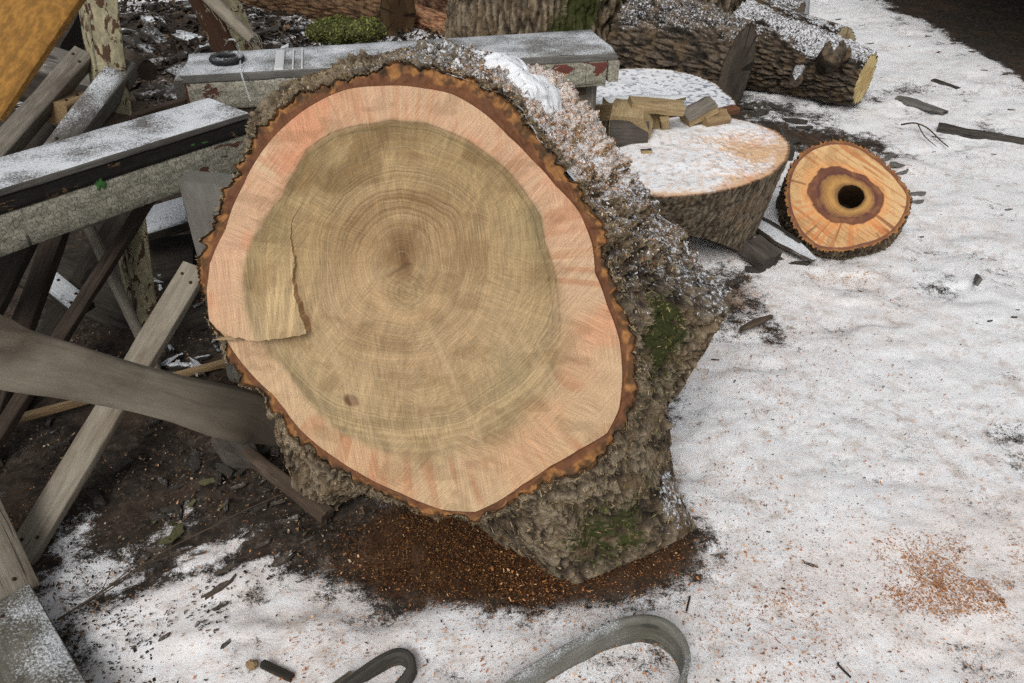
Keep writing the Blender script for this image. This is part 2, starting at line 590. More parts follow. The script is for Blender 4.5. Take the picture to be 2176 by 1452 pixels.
# snow cover: thin everywhere, bare soil where the timber and the stump shelter it
cov = 0.75 + (med - .5) * 0.8 + (big - .5) * .4 - .22 * sstep(.60, .74, fbm(P2 * 3.1 + 40, 4, 27))
cov -= 0.52 * blob(xf, yf, -1.25, 1.72, .62, .32, -.25)
cov -= 0.9 * blob(xf, yf, -1.5, 2.4, .7, .8)
cov -= 0.35 * blob(xf, yf, -.62, 1.62, .22, .2)
cov -= 0.25 * blob(xf, yf, -.72, 1.40, .34, .16, .6)
cov += .35 * blob(xf, yf, .75, 1.25, .32, .25) + .2 * blob(xf, yf, -.75, 1.22, .35, .16) + .25 * blob(xf, yf, .62, 1.75, .22, .4)
cov -= 1.0 * blob(xf, yf, 0.0, 1.37, .50, .21)
cov -= 0.9 * blob(xf, yf, .1, 2.05, .5, .55)
cov -= 0.55 * blob(xf, yf, .80, 2.55, .16, .22)
cov -= 0.5 * blob(xf, yf, -2.3, 5.2, 1.6, 2.0)
cov -= 0.35 * blob(xf, yf, -1.5, 3.0, .8, 1.0)
cov -= 0.4 * blob(xf, yf, 1.75, 4.0, .5, .18, -.5)
cov -= 0.5 * blob(xf, yf, .6, 4.6, 1.2, .9)
cov -= 1.3 * sstep(2.95, 3.35, xf + (med - .5) * .5) * sstep(4.2, 5.0, yf) * sstep(12, 9, yf)
cov -= .10 * sstep(-.2, -.6, xf)
cov -= 0.34 * sstep(-.35, -.8, xf) * sstep(3.2, 2.2, yf) * sstep(.40, .62, stre)
saw = (1.25 * blob(xf, yf, -.02, 1.33, .42, .17) + .7 * blob(xf, yf, .33, 1.36, .11, .09)) * (.65 + .7 * med)
saw += (.52 * blob(xf, yf, 1.04, 1.19, .30, .13, -.15)) * sstep(.30, .56, fbm(P2 * 13 + 5, 4, 26))
saw += 0.45 * blob(xf, yf, 1.75, 3.75, .35, .12, -.5) + .4 * blob(xf, yf, .85, 2.5, .2, .15)
saw += 0.40 * blob(xf, yf, 1.3, 2.66, .25, .07)
tint = .45 * blob(xf, yf, .6, 1.35, 1.6, .9) + .35 * sstep(.42, .68, big) + .5 * blob(xf, yf, 1.04, 1.19, .4, .2) + .3 * blob(xf, yf, 1.5, 3.2, .8, .9)
cov = np.clip(cov, 0, 1.1)
Z = Z + 0.010 * sstep(.3, .9, cov) + (fbm(P2 * 60, 2, 33) - .5) * 0.005 * sstep(8, 4, yf)
Z += (1 - sstep(.2, .6, cov)) * (fbm(P2 * 22, 3, 37) - .5) * 0.03


def mat_ground():
    m = M("snow_and_soil", 0.9, 0.2)
    p = m.pos()
    cov_, saw_, tin = m.attr("cov"), m.attr("saw"), m.attr("tint")
    n1 = m.noise(p, 30.0, 4.0, .65)
    n2 = m.noise(p, 150.0, 3.0, .75)
    n3 = m.noise(p, 420.0, 2.0, .8)
    # soil
    soil = m.ramp(m.noise(p, 34.0, 6.0, .75), [(0.3, (.012, .010, .008)), (.5, (.034, .027, .021)), (.66, (.085, .066, .05)), (.8, (.14, .12, .10))])
    soil = m.mix(m.ss(m.noise(p, 3.5, 3.0), .45, .65), soil, m.mix(0.55, soil, (.075, .045, .028)))
    # sawdust
    sk = m.math('ADD', saw_, m.math('MULTIPLY', m.math('SUBTRACT', n1, .5), 1.0))
    sk = m.math('ADD', sk, m.math('MULTIPLY', m.math('SUBTRACT', n2, .5), 1.4))
    sawc = m.ramp(n2, [(.3, (.018, .010, .006)), (.5, (.06, .03, .015)), (.68, (.14, .072, .034)), (.8, (.28, .17, .09))])
    sawc = m.mix(m.attr('sl'), sawc, m.ramp(n2, [(.3, (.16, .075, .03)), (.5, (.33, .18, .085)), (.7, (.52, .33, .19))]))
    # snow
    k = m.math('ADD', cov_, m.math('MULTIPLY', m.math('SUBTRACT', n1, .5), .95))
    k = m.math('ADD', k, m.math('MULTIPLY', m.math('SUBTRACT', n2, .5), .75))
    k = m.math('ADD', k, m.math('MULTIPLY', m.math('SUBTRACT', n3, .5), .55))
    sf = m.ss(k, .26, .52)
    sc = m.mix(m.noise(p, 9.0, 6.0, .7), (.78, .79, .805), (.92, .92, .925))
    pink = m.mix(m.ss(n2, .42, .68), (.76, .67, .61), (.56, .40, .30))
    tk = m.math('MULTIPLY', m.ss(m.math('ADD', tin, m.math('MULTIPLY', m.math('SUBTRACT', m.noise(p, 13.0, 4.0, .7), .5), 1.6)), .3, .8), .36)
    sc = m.mix(tk, sc, pink)
    stn = m.math('MULTIPLY', m.ss(m.noise(p, 17.0, 5.0, .75), .47, .68), m.ss(m.noise(p, 2.6, 4.0, .6), .36, .58))
    sc = m.mix(m.math('MULTIPLY', stn, .72), sc, m.mix(n2, (.40, .32, .26), (.66, .58, .52)))
    grt = m.math('MULTIPLY', m.ss(m.noise(p, 260.0, 3.0, .8), .56, .66), m.ss(m.noise(p, 11.0, 4.0, .7), .40, .62))
    sc = m.mix(m.math('MULTIPLY', grt, .60), sc, (.24, .20, .17))
    sc = m.mix(m.math('MULTIPLY', m.ss(n3, .60, .72), .35), sc, (.35, .28, .23))
    col = m.mix(sf, soil, sc)
    col = m.mix(m.math('MULTIPLY', m.ss(sk, .42, .62), .93), col, sawc)
    h = m.math('ADD', m.math('MULTIPLY', n2, .6), m.math('ADD', m.math('MULTIPLY', sf, .6), m.math('MULTIPLY', n3, .4)))
    return m.done(col, m.bump(h, .5, .006))


MG = mat_ground()
gnd = build("ground", np.stack([xf, yf, Z], -1), grid_quads(len(gx), len(gy), False), MG, None, {"cov": cov, "saw": saw, "tint": tint, "sl": np.clip(sstep(.55, .75, xf), 0, 1)})
gnd["kind"] = "structure"

# ------------------------------------------------------------------ materials
M_SAWN = mat_sawn("sawn_end_grain")
M_FACE = mat_face("freshly_sawn_face")
M_CHIP = mat_col("wood_chips", 0.85, 60, 0.15, 0.1)
M_BARK = mat_bark("furrowed_bark", (.050, .038, .026), (.115, .087, .058), (.28, .225, .155))
M_BARKL = mat_bark("light_smooth_bark", (.075, .058, .040), (.15, .118, .082), (.24, .195, .14))
M_BARKD = mat_bark("dark_wet_bark", (.026, .021, .016), (.070, .054, .040), (.16, .125, .09))
M_GREY = mat_oldwood("grey_board", (.085, .075, .06), (.17, .15, .122), (.27, .245, .2), None, (.07, .05, .035), .6)
M_GREYS = mat_oldwood("grey_board_dusted", (.06, .053, .044), (.13, .118, .1), (.2, .185, .16), (0.36, .5, .9, 210.0, 6.0), (.05, .04, .03), .5)
M_PALE = mat_oldwood("pale_board", (.13, .115, .085), (.23, .2, .155), (.31, .28, .22), None, (.11, .075, .05), .5, .6)
M_DARKW = mat_oldwood("dark_and_shaded_board", (.012, .010, .008), (.032, .026, .02), (.06, .05, .04), None, (.02, .014, .01), .5)  # near-black: shade under the bench put into the colour; dark sticks share it
M_DARKS = mat_oldwood("shaded_board_snow", (.012, .010, .008), (.032, .026, .02), (.06, .05, .04), (.62, .75, .95, 60.0, 4.0), (.02, .014, .01), .5)  # same under-bench shade in the wood colour, snow on top
M_BROWN = mat_oldwood("brown_stained_board", (.035, .024, .016), (.085, .06, .042), (.14, .105, .075), None, (.03, .02, .012), .6)
M_DKBR = mat_oldwood("shaded_brown_board", (.016, .011, .008), (.04, .028, .02), (.075, .055, .04), None, (.02, .014, .01), .5)  # brown slats darkened in colour for the shade under the bench
M_DUST = mat_col("snow_dusted_wood", .85, 220., .12, .4)
M_LATH = mat_oldwood("fresh_lath", (.16, .10, .05), (.28, .19, .10), (.38, .28, .16))
M_TOPB = mat_oldwood("snowed_plank", (.05, .045, .04), (.11, .10, .09), (.19, .175, .155), (.60, .5, .85, 190.0, 7.0), (.07, .05, .04), .4)
M_TOPA = mat_oldwood("lightly_snowed_plank", (.07, .066, .06), (.15, .143, .13), (.24, .23, .21), (.50, .5, .85, 230.0, 5.0), (.06, .05, .045), .4)
M_EDGE = mat_paint("tarred_edge", (.022, .019, .016), (.06, .035, .018), (.22, .13, .06), .66, None, (.012, .01, .008), 1.6, .1)
M_PEEL = mat_paint("peeling_cream_paint", (.42, .395, .31), (.055, .022, .014), (.13, .06, .04), .64, None)
M_PEELR = mat_paint("peeling_paint_red_wood", (.42, .40, .31), (.08, .022, .017), (.16, .055, .04), .55, None)
M_OCHRE = mat_paint("ochre_paint", (.36, .175, .035), (.34, .25, .12), (.5, .4, .22), .74, None, (.2, .1, .03), 1.2, 0.0)
M_RUST = mat_paint("rusty_cream_steel", (.36, .32, .20), (.035, .016, .009), (.09, .042, .02), .56, None, (.05, .03, .02), 2.2, .1)
M_RUSTD = mat_paint("rusty_brown_steel", (.33, .28, .17), (.03, .014, .009), (.075, .035, .018), .40, None, (.04, .025, .015), 1.8, .1)
M_SPLIT = mat_oldwood("split_firewood", (.19, .13, .065), (.36, .265, .14), (.52, .42, .25), None, (.2, .12, .06), .35)
M_SPLITB = mat_oldwood("firewood_bark", (.03, .025, .021), (.075, .063, .052), (.12, .1, .085), None)

# ------------------------------------------------------------------ the big sawn stump
AZ, TILT = R(8), R(25)
N0 = np.array([-math.sin(AZ) * math.cos(TILT), -math.cos(AZ) * math.cos(TILT), math.sin(TILT)])
Q0 = EYE + ray(880, 620) * 1.6
EX = unit(np.cross((0, 0, 1), N0))
EY = np.cross(N0, EX)
PITH = Up(852, 560, Q0, N0)


def to_plane(px, depth=0.0):
    q = Q0 - N0 * depth
    out = []
    for u, v in px:
        p = Up(u, v, q, N0) + N0 * depth - PITH
        out.append((np.dot(p, EX), np.dot(p, EY)))
    return np.array(out)


def radial(xy, depth=None):
    a = np.arctan2(xy[:, 1], xy[:, 0])
    r = np.hypot(xy[:, 0], xy[:, 1])
    o = np.argsort(a)
    a, r = a[o], r[o]
    A = np.r_[a - 2 * np.pi, a, a + 2 * np.pi]
    Rr = np.r_[r, r, r]
    if depth is None:
        return lambda t: np.interp(((t + np.pi) % (2 * np.pi)) - np.pi, A, Rr)
    d = np.asarray(depth)[o]
    Dd = np.r_[d, d, d]
    return (lambda t: np.interp(((t + np.pi) % (2 * np.pi)) - np.pi, A, Rr)), (lambda t: np.interp(((t + np.pi) % (2 * np.pi)) - np.pi, A, Dd))


OUT_PX = [(780, 148), (840, 142), (900, 146), (980, 160), (1040, 190), (1085, 225), (1125, 272), (1170, 328), (1215, 382), (1252, 440), (1278, 490), (1288, 560), (1303, 620), (1332, 690), (1345, 760), (1347, 830), (1335, 885), (1312, 938), (1262, 983), (1205, 1013), (1150, 1035), (1090, 1062), (1050, 1088), (1010, 1104), (960, 1102), (900, 1087), (840, 1064), (780, 1038), (720, 1003), (668, 962), (622, 920), (590, 872), (550, 835), (510, 795), (488, 755), (478, 722), (452, 690), (432, 640), (423, 600), (424, 560), (443, 495), (480, 420), (502, 360), (530, 300), (556, 268), (602, 228), (660, 190), (720, 163)]
WOOD_PX = [(740, 190), (805, 183), (900, 188), (960, 200), (1020, 235), (1080, 290), (1130, 340), (1180, 395), (1230, 450), (1258, 520), (1264, 580), (1290, 650), (1315, 720), (1322, 800), (1315, 870), (1290, 920), (1230, 955), (1170, 990), (1110, 1030), (1055, 1068), (1010, 1088), (940, 1083), (850, 1047), (760, 1003), (690, 957), (640, 915), (606, 870), (580, 838), (535, 795), (500, 752), (480, 718), (456, 690), (447, 620), (447, 560), (480, 490), (520, 390), (560, 320), (610, 265), (680, 215)]
HEART_PX = [(700, 280), (800, 262), (880, 262), (950, 278), (1010, 310), (1060, 350), (1100, 390), (1140, 450), (1165, 520), (1185, 590), (1190, 660), (1188, 720), (1180, 780), (1160, 830), (1110, 890), (1040, 950), (960, 985), (870, 985), (780, 950), (700, 890), (650, 840), (600, 780), (560, 740), (525, 640), (525, 560), (560, 480), (600, 420), (630, 360), (650, 320)]
r_out_s = radial(to_plane(OUT_PX))
r_wood = radial(to_plane(WOOD_PX))
r_heart = radial(to_plane(HEART_PX))
# root flares at the far end: picture place of the outline and how far behind the sawn face it lies
BUTT = [(820, 104, .44), (930, 98, .45), (1060, 118, .46), (1195, 178, .47), (1290, 300, .47), (1400, 440, .47), (1505, 570, .46), (1575, 622, .44), (1600, 690, .41), (1515, 790, .38), (1435, 880, .36), (1425, 960, .33), (1440, 1050, .30), (1490, 1140, .28), (1420, 1230, .27), (1262, 1300, .25), (1215, 1275, .24), (1120, 1175, .26), (1030, 1125, .30), (900, 1075, .32), (790, 1040, .33), (740, 1065, .33), (690, 1100, .33), (640, 1050, .34), (605, 960, .36), (560, 840, .38), (520, 720, .40), (470, 560, .42), (495, 400, .42), (545, 240, .42), (630, 165, .42), (720, 125, .43)]
bxy, bd = [], []
for u, v, d in BUTT:
    bxy.append(to_plane([(u, v)], d)[0])
    bd.append(d)
r_butt, d_butt = radial(np.array(bxy), bd)


def P3(x, y, d=0.0):
    return PITH + np.asarray(x)[..., None] * EX + np.asarray(y)[..., None] * EY - np.asarray(d)[..., None] * N0


NT, NS = 840, 200
th = np.linspace(-np.pi, np.pi, NT, endpoint=False)
sv = np.linspace(0, 1, NS) ** 1.15


def smooth_per(a, k):
    w = np.hanning(2 * k + 3)[1:-1]
    w /= w.sum()
    return np.convolve(np.r_[a[-k:], a, a[:k]], w, mode='valid')


ro = smooth_per(r_out_s(th), 5)
rb = smooth_per(r_butt(th), 4)
db = smooth_per(d_butt(th), 10)
TH, SV = np.meshgrid(th, sv, indexing='ij')
g = np.where(SV < 1, 0.25 * SV + 0.75 * SV ** 2.3, 1)
RR = ro[:, None] + (rb - ro)[:, None] * g
DD = db[:, None] * SV
LX, LY = RR * np.cos(TH), RR * np.sin(TH)
lp = np.stack([LX, LY, DD * 0.42], -1)
w1, w2 = worley(lp * 44 + fbm(lp * 12, 2, 90)[..., None] * 1.5, 41)
plate = np.clip((w2 - w1) * 2.0, 0, 1)
lp2 = np.stack([LX, LY, DD * 0.8], -1)
w1b, w2b = worley(lp2 * 75, 47)
fine = np.clip((w2b - w1b) * 2, 0, 1)
lump = fbm(lp2 * 9, 4, 43)
frr = fbm(np.stack([LX, LY, DD * .28], -1) * 30 + (lump[..., None] - .5) * 3, 4, 52)
fur = np.clip(np.abs(2 * frr - 1) * 2.6, 0, 1)
hgt = sstep(.10, .88, .42 * bark_h(LX, LY, DD * .9, 44, 40.) + .26 * fur + .28 * bark_h(LX, LY, DD * 1.2, 49, 95.) + .50 * (lump - .5) + .02)
fade = sstep(0.0, 0.06, SV)
lobe = fbm(np.stack([np.cos(TH) * 22, np.sin(TH) * 22, DD * 9], -1), 3, 45) - .5
disp = (hgt - 0.45) * (0.011 + .013 * fade) + (lump - .5) * (.016 + 0.055 * fade) + lobe * .030
disp *= (1 - 0.35 * sstep(.93, 1, SV))
RD = RR + disp
SIDE = P3(RD * np.cos(TH), RD * np.sin(TH), DD)
# flare at the right was trimmed flat with the saw
KN, KM = P3(*to_plane([(1530, 690)], .36)[0], .36), unit(np.array([.86, -.30, -.42]))
over = np.sum((SIDE - KN) * KM, -1) * (np.linalg.norm(SIDE - KN, axis=-1) < .26)
trim = sstep(.0, .006, over)
SIDE = SIDE - KM * np.maximum(over, 0)[..., None] * (1 - .06 * fbm(SIDE * 40, 2, 88))[..., None]
# and the root below it was cut off straight
E1, E2 = Uz(1240, 1236, .004), Uz(1462, 1130, .09)
LM_ = unit(np.cross(E2 - E1, -N0))
if LM_[2] > 0: LM_ = -LM_
over = np.sum((SIDE - E1) * LM_, -1) * (np.sum((SIDE - E1) * unit(E2 - E1), -1) > -.10)
trim = np.maximum(trim, sstep(.0, .006, over))
SIDE = SIDE - LM_ * np.maximum(over, 0)[..., None]
RD = np.hypot(np.sum((SIDE - PITH) * EX, -1), np.sum((SIDE - PITH) * EY, -1))
THB = np.arctan2(np.sum((SIDE - PITH) * EY, -1), np.sum((SIDE - PITH) * EX, -1))
# normals for snow / moss
du_ = np.roll(SIDE, -1, 0) - np.roll(SIDE, 1, 0)
dv_ = np.gradient(SIDE, axis=1)
NRM = unit(np.cross(du_, dv_))
if np.mean(np.sum(NRM * (SIDE - P3(0, 0, .2)), -1)) < 0: NRM = -NRM
smn = NRM.copy()
for _ in range(6):
    smn = (smn + np.roll(smn, 1, 0) + np.roll(smn, -1, 0)) / 3
    smn[:, 1:-1] = (smn[:, 1:-1] + smn[:, :-2] + smn[:, 2:]) / 3
smn = unit(smn)
upn = smn[..., 2]
thd = np.degrees(TH)
xz = SIDE
snow_big = sstep(.22, .62, upn + (fbm(lp2 * 14, 3, 61) - .5) * .7)
side_r = sstep(15, 35, thd) * sstep(80, 55, thd)            # the right shoulder, thick with sawdust and snow
snow_a = snow_big * (0.54 + .24 * side_r) + .16 * side_r * sstep(.15, .4, SV)
snow_a -= .35 * sstep(95, 125, thd)
snow_a *= sstep(0.03, .12, SV)
snow_a -= trim
dust_a = side_r * sstep(.05, .25, SV) * .62 + .22 * sstep(.1, .5, upn) * (thd > 0) * (thd < 85)


def near(px, depth, rad):
    c = P3(*to_plane([px], depth)[0], depth)
    return np.exp(-(np.linalg.norm(SIDE - c, axis=-1) / rad) ** 2)


moss_a = np.clip(.56 * near((1400, 690), .2, .09) + .46 * near((1405, 755), .2, .12) + .52 * near((1270, 1130), .22, .09) + .42 * near((1330, 1080), .2, .16), 0, 1) * (0.55 + .8 * hgt) * (.5 + fbm(lp2 * 26, 3, 63))
snow_a -= .5 * near((1400, 720), .2, .12)
stump = thing("tree_stump", "huge pale sawn stump lying on its root flares, bark rim, resting on sawdust", "stump", Uz(1010, 1100))
qs = grid_quads(NT, NS, True)
bo = build("bark", SIDE.reshape(-1, 3), qs, M_BARK, stump, {"h": np.clip(hgt * (1 - trim) + .62 * trim, 0, 1).ravel(), "snow": snow_a.ravel(), "dust": dust_a.ravel() * (1 - trim.ravel()), "moss": moss_a.ravel() * (1 - trim.ravel())})
# sawn butt at the far end
nb = 14
kb = np.linspace(1, 0, nb)
BX = (RD[:, -1] * np.cos(THB[:, -1]))[:, None] * kb
BY = (RD[:, -1] * np.sin(THB[:, -1]))[:, None] * kb
db = -np.sum((SIDE[:, -1] - PITH) * N0, -1)
BD = db[:, None] + (1 - kb)[None] * (0.44 - db[:, None]) * sstep(0, .5, 1 - kb)[None]
BC = P3(BX, BY, BD)
bcol = mixc(srgb(95, 84, 70), srgb(60, 50, 42), fbm(BC * 30, 4, 77))
build("butt_cut", BC.reshape(-1, 3), grid_quads(NT, nb, True), M_SAWN, stump, {"Col": bcol.reshape(-1, 3), "fc": np.stack([BX, BY, BX * 0], -1).reshape(-1, 3)})


# --- the sawn face: colour depends on rings, sapwood, heartwood
FACE_RC = [None, None]


def face_colour(x, y):
    t = np.arctan2(y, x)
    d = np.hypot(x, y)
    rw, rh = r_wood(t), r_heart(t)
    p = np.stack([x, y, 0 * x], -1)
    wob = fbm(p * 7, 3, 101) - .5
    wob2 = fbm(p * 26, 3, 102) - .5
    rho = d / rw
    hh = d / rh + wob * .05 + wob2 * .025
    soft = .022 + .10 * sstep(-100, -70, np.degrees(t)) * sstep(5, -25, np.degrees(t))
    sap = sstep(.995 - soft, 1.005 + soft, hh + (fbm(p * 14, 3, 99) - .5) * soft * 2)
    deg = np.degrees(t)
    upw = np.cos(t - R(95)) * .5 + .5              # 1 towards the top of the log
    ring = d * 1000 * (1 + .12 * np.cos(2 * t + .6) * np.exp(-d / .1)) + wob * 30 + wob2 * 7           # ring coordinate in mm
    rings = .5 + .5 * np.sin(ring * 2 * np.pi / 6.1)
    rings2 = noise(np.stack([ring / 3.2, 0 * x, 0 * x], -1), 104)
    rings3 = noise(np.stack([ring / 14.0, 0 * x + 3, 0 * x], -1), 105)
    ray_ = noise(np.stack([np.cos(t) * 70, np.sin(t) * 70, d * 4], -1), 106)
    ray2 = noise(np.stack([np.cos(t) * 28, np.sin(t) * 28, d * 5], -1), 107)
    streak = fbm(np.stack([(x * .89 + y * .45) * 75, (-x * .45 + y * .89) * 6, 0 * x], -1), 3, 108)
    # heartwood
    hc = mixc(srgb(164, 134, 92), srgb(196, 168, 124), fbm(p * 9, 3, 110) * .9 + .1)
    hc = mixc(hc, srgb(204, 176, 136), sstep(.45, .75, 1 - upw) * .55)
    hc = mixc(hc, srgb(200, 160, 124), .4 * np.exp(-((np.hypot(x - .02, y + .06) - .12) / .09) ** 2))
    band = np.exp(-((d / rh - .50) / .26) ** 2) * sstep(.42, .85, upw)
    dark = sstep(.56, .74, rings2 * .75 + rings3 * .35) * band
    hc = mixc(hc, srgb(112, 78, 44), dark * .6 * (.35 + fbm(p * 15, 3, 94)))
    hc = mixc(hc, srgb(120, 90, 52), .5 * sstep(.5, .8, rings2) * (1 - .3 * upw) * sstep(.95, .3, d / rh) * .6)
    hc = mixc(hc, srgb(120, 88, 50), sstep(.58, .72, fbm(p * 13 + 9, 3, 111)) * sstep(.55, .9, upw) * .55)
    hc = mixc(hc, srgb(134, 116, 82), sstep(.88, .98, hh) * .6 * (.3 + .8 * ray2))
    hc *= (1 + (rings - .5) * .12 * sstep(0.02, .1, d) + (rings2 - .5) * .30 + (rings3 - .5) * .22)[..., None]
    hc = mixc(hc, srgb(126, 96, 58), sstep(.50, .72, fbm(p * 6.5 + 3, 4, 118)) * (.10 + .5 * upw ** 2))
    hc *= (1 + (ray_ - .5) * .16)[..., None]
    tool = fbm(np.stack([(x * .97 - y * .25) * 120, (x * .25 + y * .97) * 7, 0 * x], -1), 3, 119)
    hc *= (1 + (tool - .5) * .35)[..., None]
    hc = hc * np.array([.97, .995, .98])
    # sapwood
    sc = mixc(srgb(224, 176, 142), srgb(216, 185, 150), fbm(p * 8, 3, 112))
    sc = mixc(sc, srgb(226, 156, 118), sstep(.5, .72, fbm(p * 10 + 5, 3, 113)) * .7)
    sc = mixc(sc, srgb(236, 208, 168), sstep(.58, .8, ray2) * sstep(.5, .9, upw) * .75)
    sc = mixc(sc, srgb(208, 184, 142), sstep(.5, .9, 1 - upw) * .55)
    sc = mixc(sc, srgb(222, 168, 132), .6 * np.exp(-((x - .32) ** 2 + (y + .16) ** 2) / .008) + .6 * np.exp(-((x - .2) ** 2 + (y + .34) ** 2) / .006))
    sc *= (1 + (ray_ - .5) * .18)[..., None]
    sc = mixc(sc, srgb(196, 130, 92), sstep(.5, .7, ray2) * sstep(.55, .45, fbm(p * 9 + 2, 3, 98)) * .5)
    sc *= (1 + (rings - .5) * .05)[..., None]
    c = mixc(hc, sc, sap)
    # lines at the heartwood limit
    for o_, w_ in ((.995, .006), (.955, .005)):
        c = mixc(c, srgb(104, 92, 62), np.exp(-((hh - o_) / w_) ** 2) * (.25 + .6 * ray2) * sstep(-40, 10, deg) * sstep(200, 130, deg))
    # pith: dark stained core and check
    pd = np.hypot(x * 1.0 + .004, (y - .008) * .8)
    c = mixc(c, srgb(122, 86, 48), sstep(.075, .02, pd + wob * .10 + wob2 * .06) * .7)
    c = mixc(c, srgb(84, 52, 30), np.exp(-((np.abs((x - .004) + (y - .015) * .35)) / .009) ** 2) * np.exp(-((y - .012) / .028) ** 2) * .6 * (.3 + ray2))
    c = mixc(c, srgb(74, 48, 30), np.exp(-((y + .012 - (x) * .45 + wob2 * .03) / .0045) ** 2) * sstep(-.03, -.01, x + wob2 * .05) * sstep(.03, .015, x) * .5)
    q = np.hypot(x - .012, (y + .055) * 1.1)
    sw = .5 + .5 * np.sin(q * 2 * np.pi / .013 + wob2 * 14 + wob * 9)
    c = mixc(c, srgb(112, 82, 50), np.exp(-(q / .055) ** 2) * sw * .38 * (.4 + ray2))
    c = mixc(c, srgb(214, 178, 132), np.exp(-((q - .06) / .012) ** 2) * sstep(.02, -.03, y + .04) * .6)
    # knot low on the left
    kx, ky = to_plane([(746, 851)])[0]
    kd = np.hypot((x - kx) * .9 + (y - ky) * .5, (y - ky) * 1.1)
    c = mixc(c, srgb(92, 54, 32), sstep(.019, .010, kd + wob2 * .01) * .85)
    # grey mould at right
    for (u_, v_, s_, a_) in ((1075, 790, .035, .35), (1130, 480, .03, .3), (600, 500, .03, .35), (1265, 500, .01, .7)):
        mx, my = to_plane([(u_, v_)])[0]
        c = mixc(c, srgb(120, 112, 84), a_ * np.exp(-((x - mx) ** 2 + ((y - my) * .5) ** 2) / s_ ** 2) * (.3 + ray2))
    c = mixc(c, srgb(216, 186, 146), sstep(.55, .75, streak) * .35 * sstep(-.02, -.15, y))
    c = mixc(c, srgb(128, 96, 58), sstep(.56, .72, fbm(np.stack([x * 14, y * 30, 0 * x], -1), 3, 117)) * .28)
    FACE_RC[0] = ring
    FACE_RC[1] = (1 - sap) * sstep(0.0, .03, d)
    return np.clip(c * np.array([.69, .682, .665]), 0.004, 0.95), sap


NRW = 280
rho = np.linspace(0, 1, NRW) ** 0.9
rw = r_wood(th)
RF = rw[:, None] * rho[None]
FX, FY = RF * np.cos(th)[:, None], RF * np.sin(th)[:, None]
fcol, sapm = face_colour(FX, FY)
frc, fhw = FACE_RC
fz = (fbm(np.stack([FX, FY, FX * 0], -1) * 5, 3, 120) - .5) * .010 + (fbm(np.stack([FX * 9, FY * 60, FX * 0], -1), 2, 121) - .5) * .0022
FACE = P3(FX, FY, fz)
build("cut_face", FACE.reshape(-1, 3), grid_quads(NT, NRW, True), M_FACE, stump, {"Col": fcol.reshape(-1, 3), "fc": np.stack([FX, FY, FX * 0], -1).reshape(-1, 3), "rc": frc.ravel(), "hw": fhw.ravel()})
# --- ring of bark in section (inner bast and outer bark)
NB = 22
kr = np.linspace(0, 1, NB)
ROUT = RD[:, 0]
RBk = rw[:, None] + (ROUT - rw)[:, None] * kr
bx_, by_ = RBk * np.cos(th)[:, None], RBk * np.sin(th)[:, None]
pb = np.stack([bx_, by_, bx_ * 0], -1)
mm = (ROUT - rw)[:, None] * kr
inner = sstep(.56, .40, kr[None] + (fbm(pb * 34, 3, 130) - .5) * 1.3)
bc = mixc(mixc(srgb(166, 116, 66), srgb(96, 64, 38), fbm(pb * 60, 3, 131)), mixc(srgb(116, 74, 46), srgb(84, 54, 36), fbm(pb * 45, 2, 132)), inner)
cell1, cell2 = worley(pb * 40, 133)
bc = mixc(bc, srgb(60, 42, 26), sstep(.52, .36, fbm(pb * 75, 3, 137)) * (1 - inner) * .8)
crv = sstep(.55, .72, fbm(np.stack([np.cos(th) * 30, np.sin(th) * 30, th * 0], -1), 3, 136))[:, None]
bc = mixc(bc, srgb(58, 44, 30), np.clip(sstep(.80, 1, kr)[None] * .5 + crv * sstep(.35, .7, kr)[None] * .8, 0, 1))
bc = mixc(bc, srgb(96, 58, 34), sstep(.10, 0, kr)[None] * .55)
bz = fz[:, -1:] * (1 - kr) + (fbm(pb * 70, 2, 134) - .5) * .012 * sstep(0, .2, kr)[None] + .004 * sstep(.0, .12, kr)[None] + .012 * sstep(.80, 1, kr)[None] ** 2
bz[:, -1] = 0
build("bark_rim", P3(bx_, by_, bz).reshape(-1, 3), grid_quads(NT, NB, True), M_SAWN, stump, {"Col": bc.reshape(-1, 3), "fc": pb.reshape(-1, 3)})

# --- torn flap of wood standing proud on the left of the face
lc = to_plane([(520, 425), (478, 490), (448, 560), (444, 620), (452, 680), (468, 698)])
rc = to_plane([(648, 425), (622, 465), (619, 510), (627, 560), (628, 600), (641, 645), (660, 706)])
nu_, nv_ = 120, 90
tt = np.linspace(0, 1, nu_)


def along(c, t):
    s = np.r_[0, np.cumsum(np.linalg.norm(np.diff(c, axis=0), axis=1))]
    s /= s[-1]
    return np.stack([np.interp(t, s, c[:, 0]), np.interp(t, s, c[:, 1])], -1)


la, ra = along(lc, tt), along(rc, tt)
ra = ra + (fbm(np.stack([tt * 14, tt * 0, tt * 0], -1), 5, 140, .65) - .5)[:, None] * np.array([.020, 0]) * sstep(.1, .4, tt)[:, None]
sq = np.linspace(0, 1, nv_)
F = la[:, None] * (1 - sq)[None, :, None] + ra[:, None] * sq[None, :, None]
botb = -0.016 * np.sin(np.pi * sq ** .8) + (fbm(np.stack([sq * 10, sq * 0, sq * 0], -1), 5, 141, .65) - .5) * .012
F[..., 1] += botb[None] * (tt ** 4)[:, None]
hf = 0.0012 + 0.028 * (sstep(.30, 1.05, tt) ** 1.2)[:, None] * (0.55 + .45 * sq[None]) + (fbm(np.stack([F[..., 0] * 60, F[..., 1] * 9, F[..., 0] * 0], -1), 3, 142) - .5) * .009 * sstep(.1, .4, tt)[:, None] * sq[None]
hf += 0.012 * (tt ** 6)[:, None] * np.sin(np.pi * sq)[None]
fl_c, fl_s = face_colour(F[..., 0], F[..., 1])
l_rc, l_hw = FACE_RC[0].ravel(), FACE_RC[1].ravel() * .4
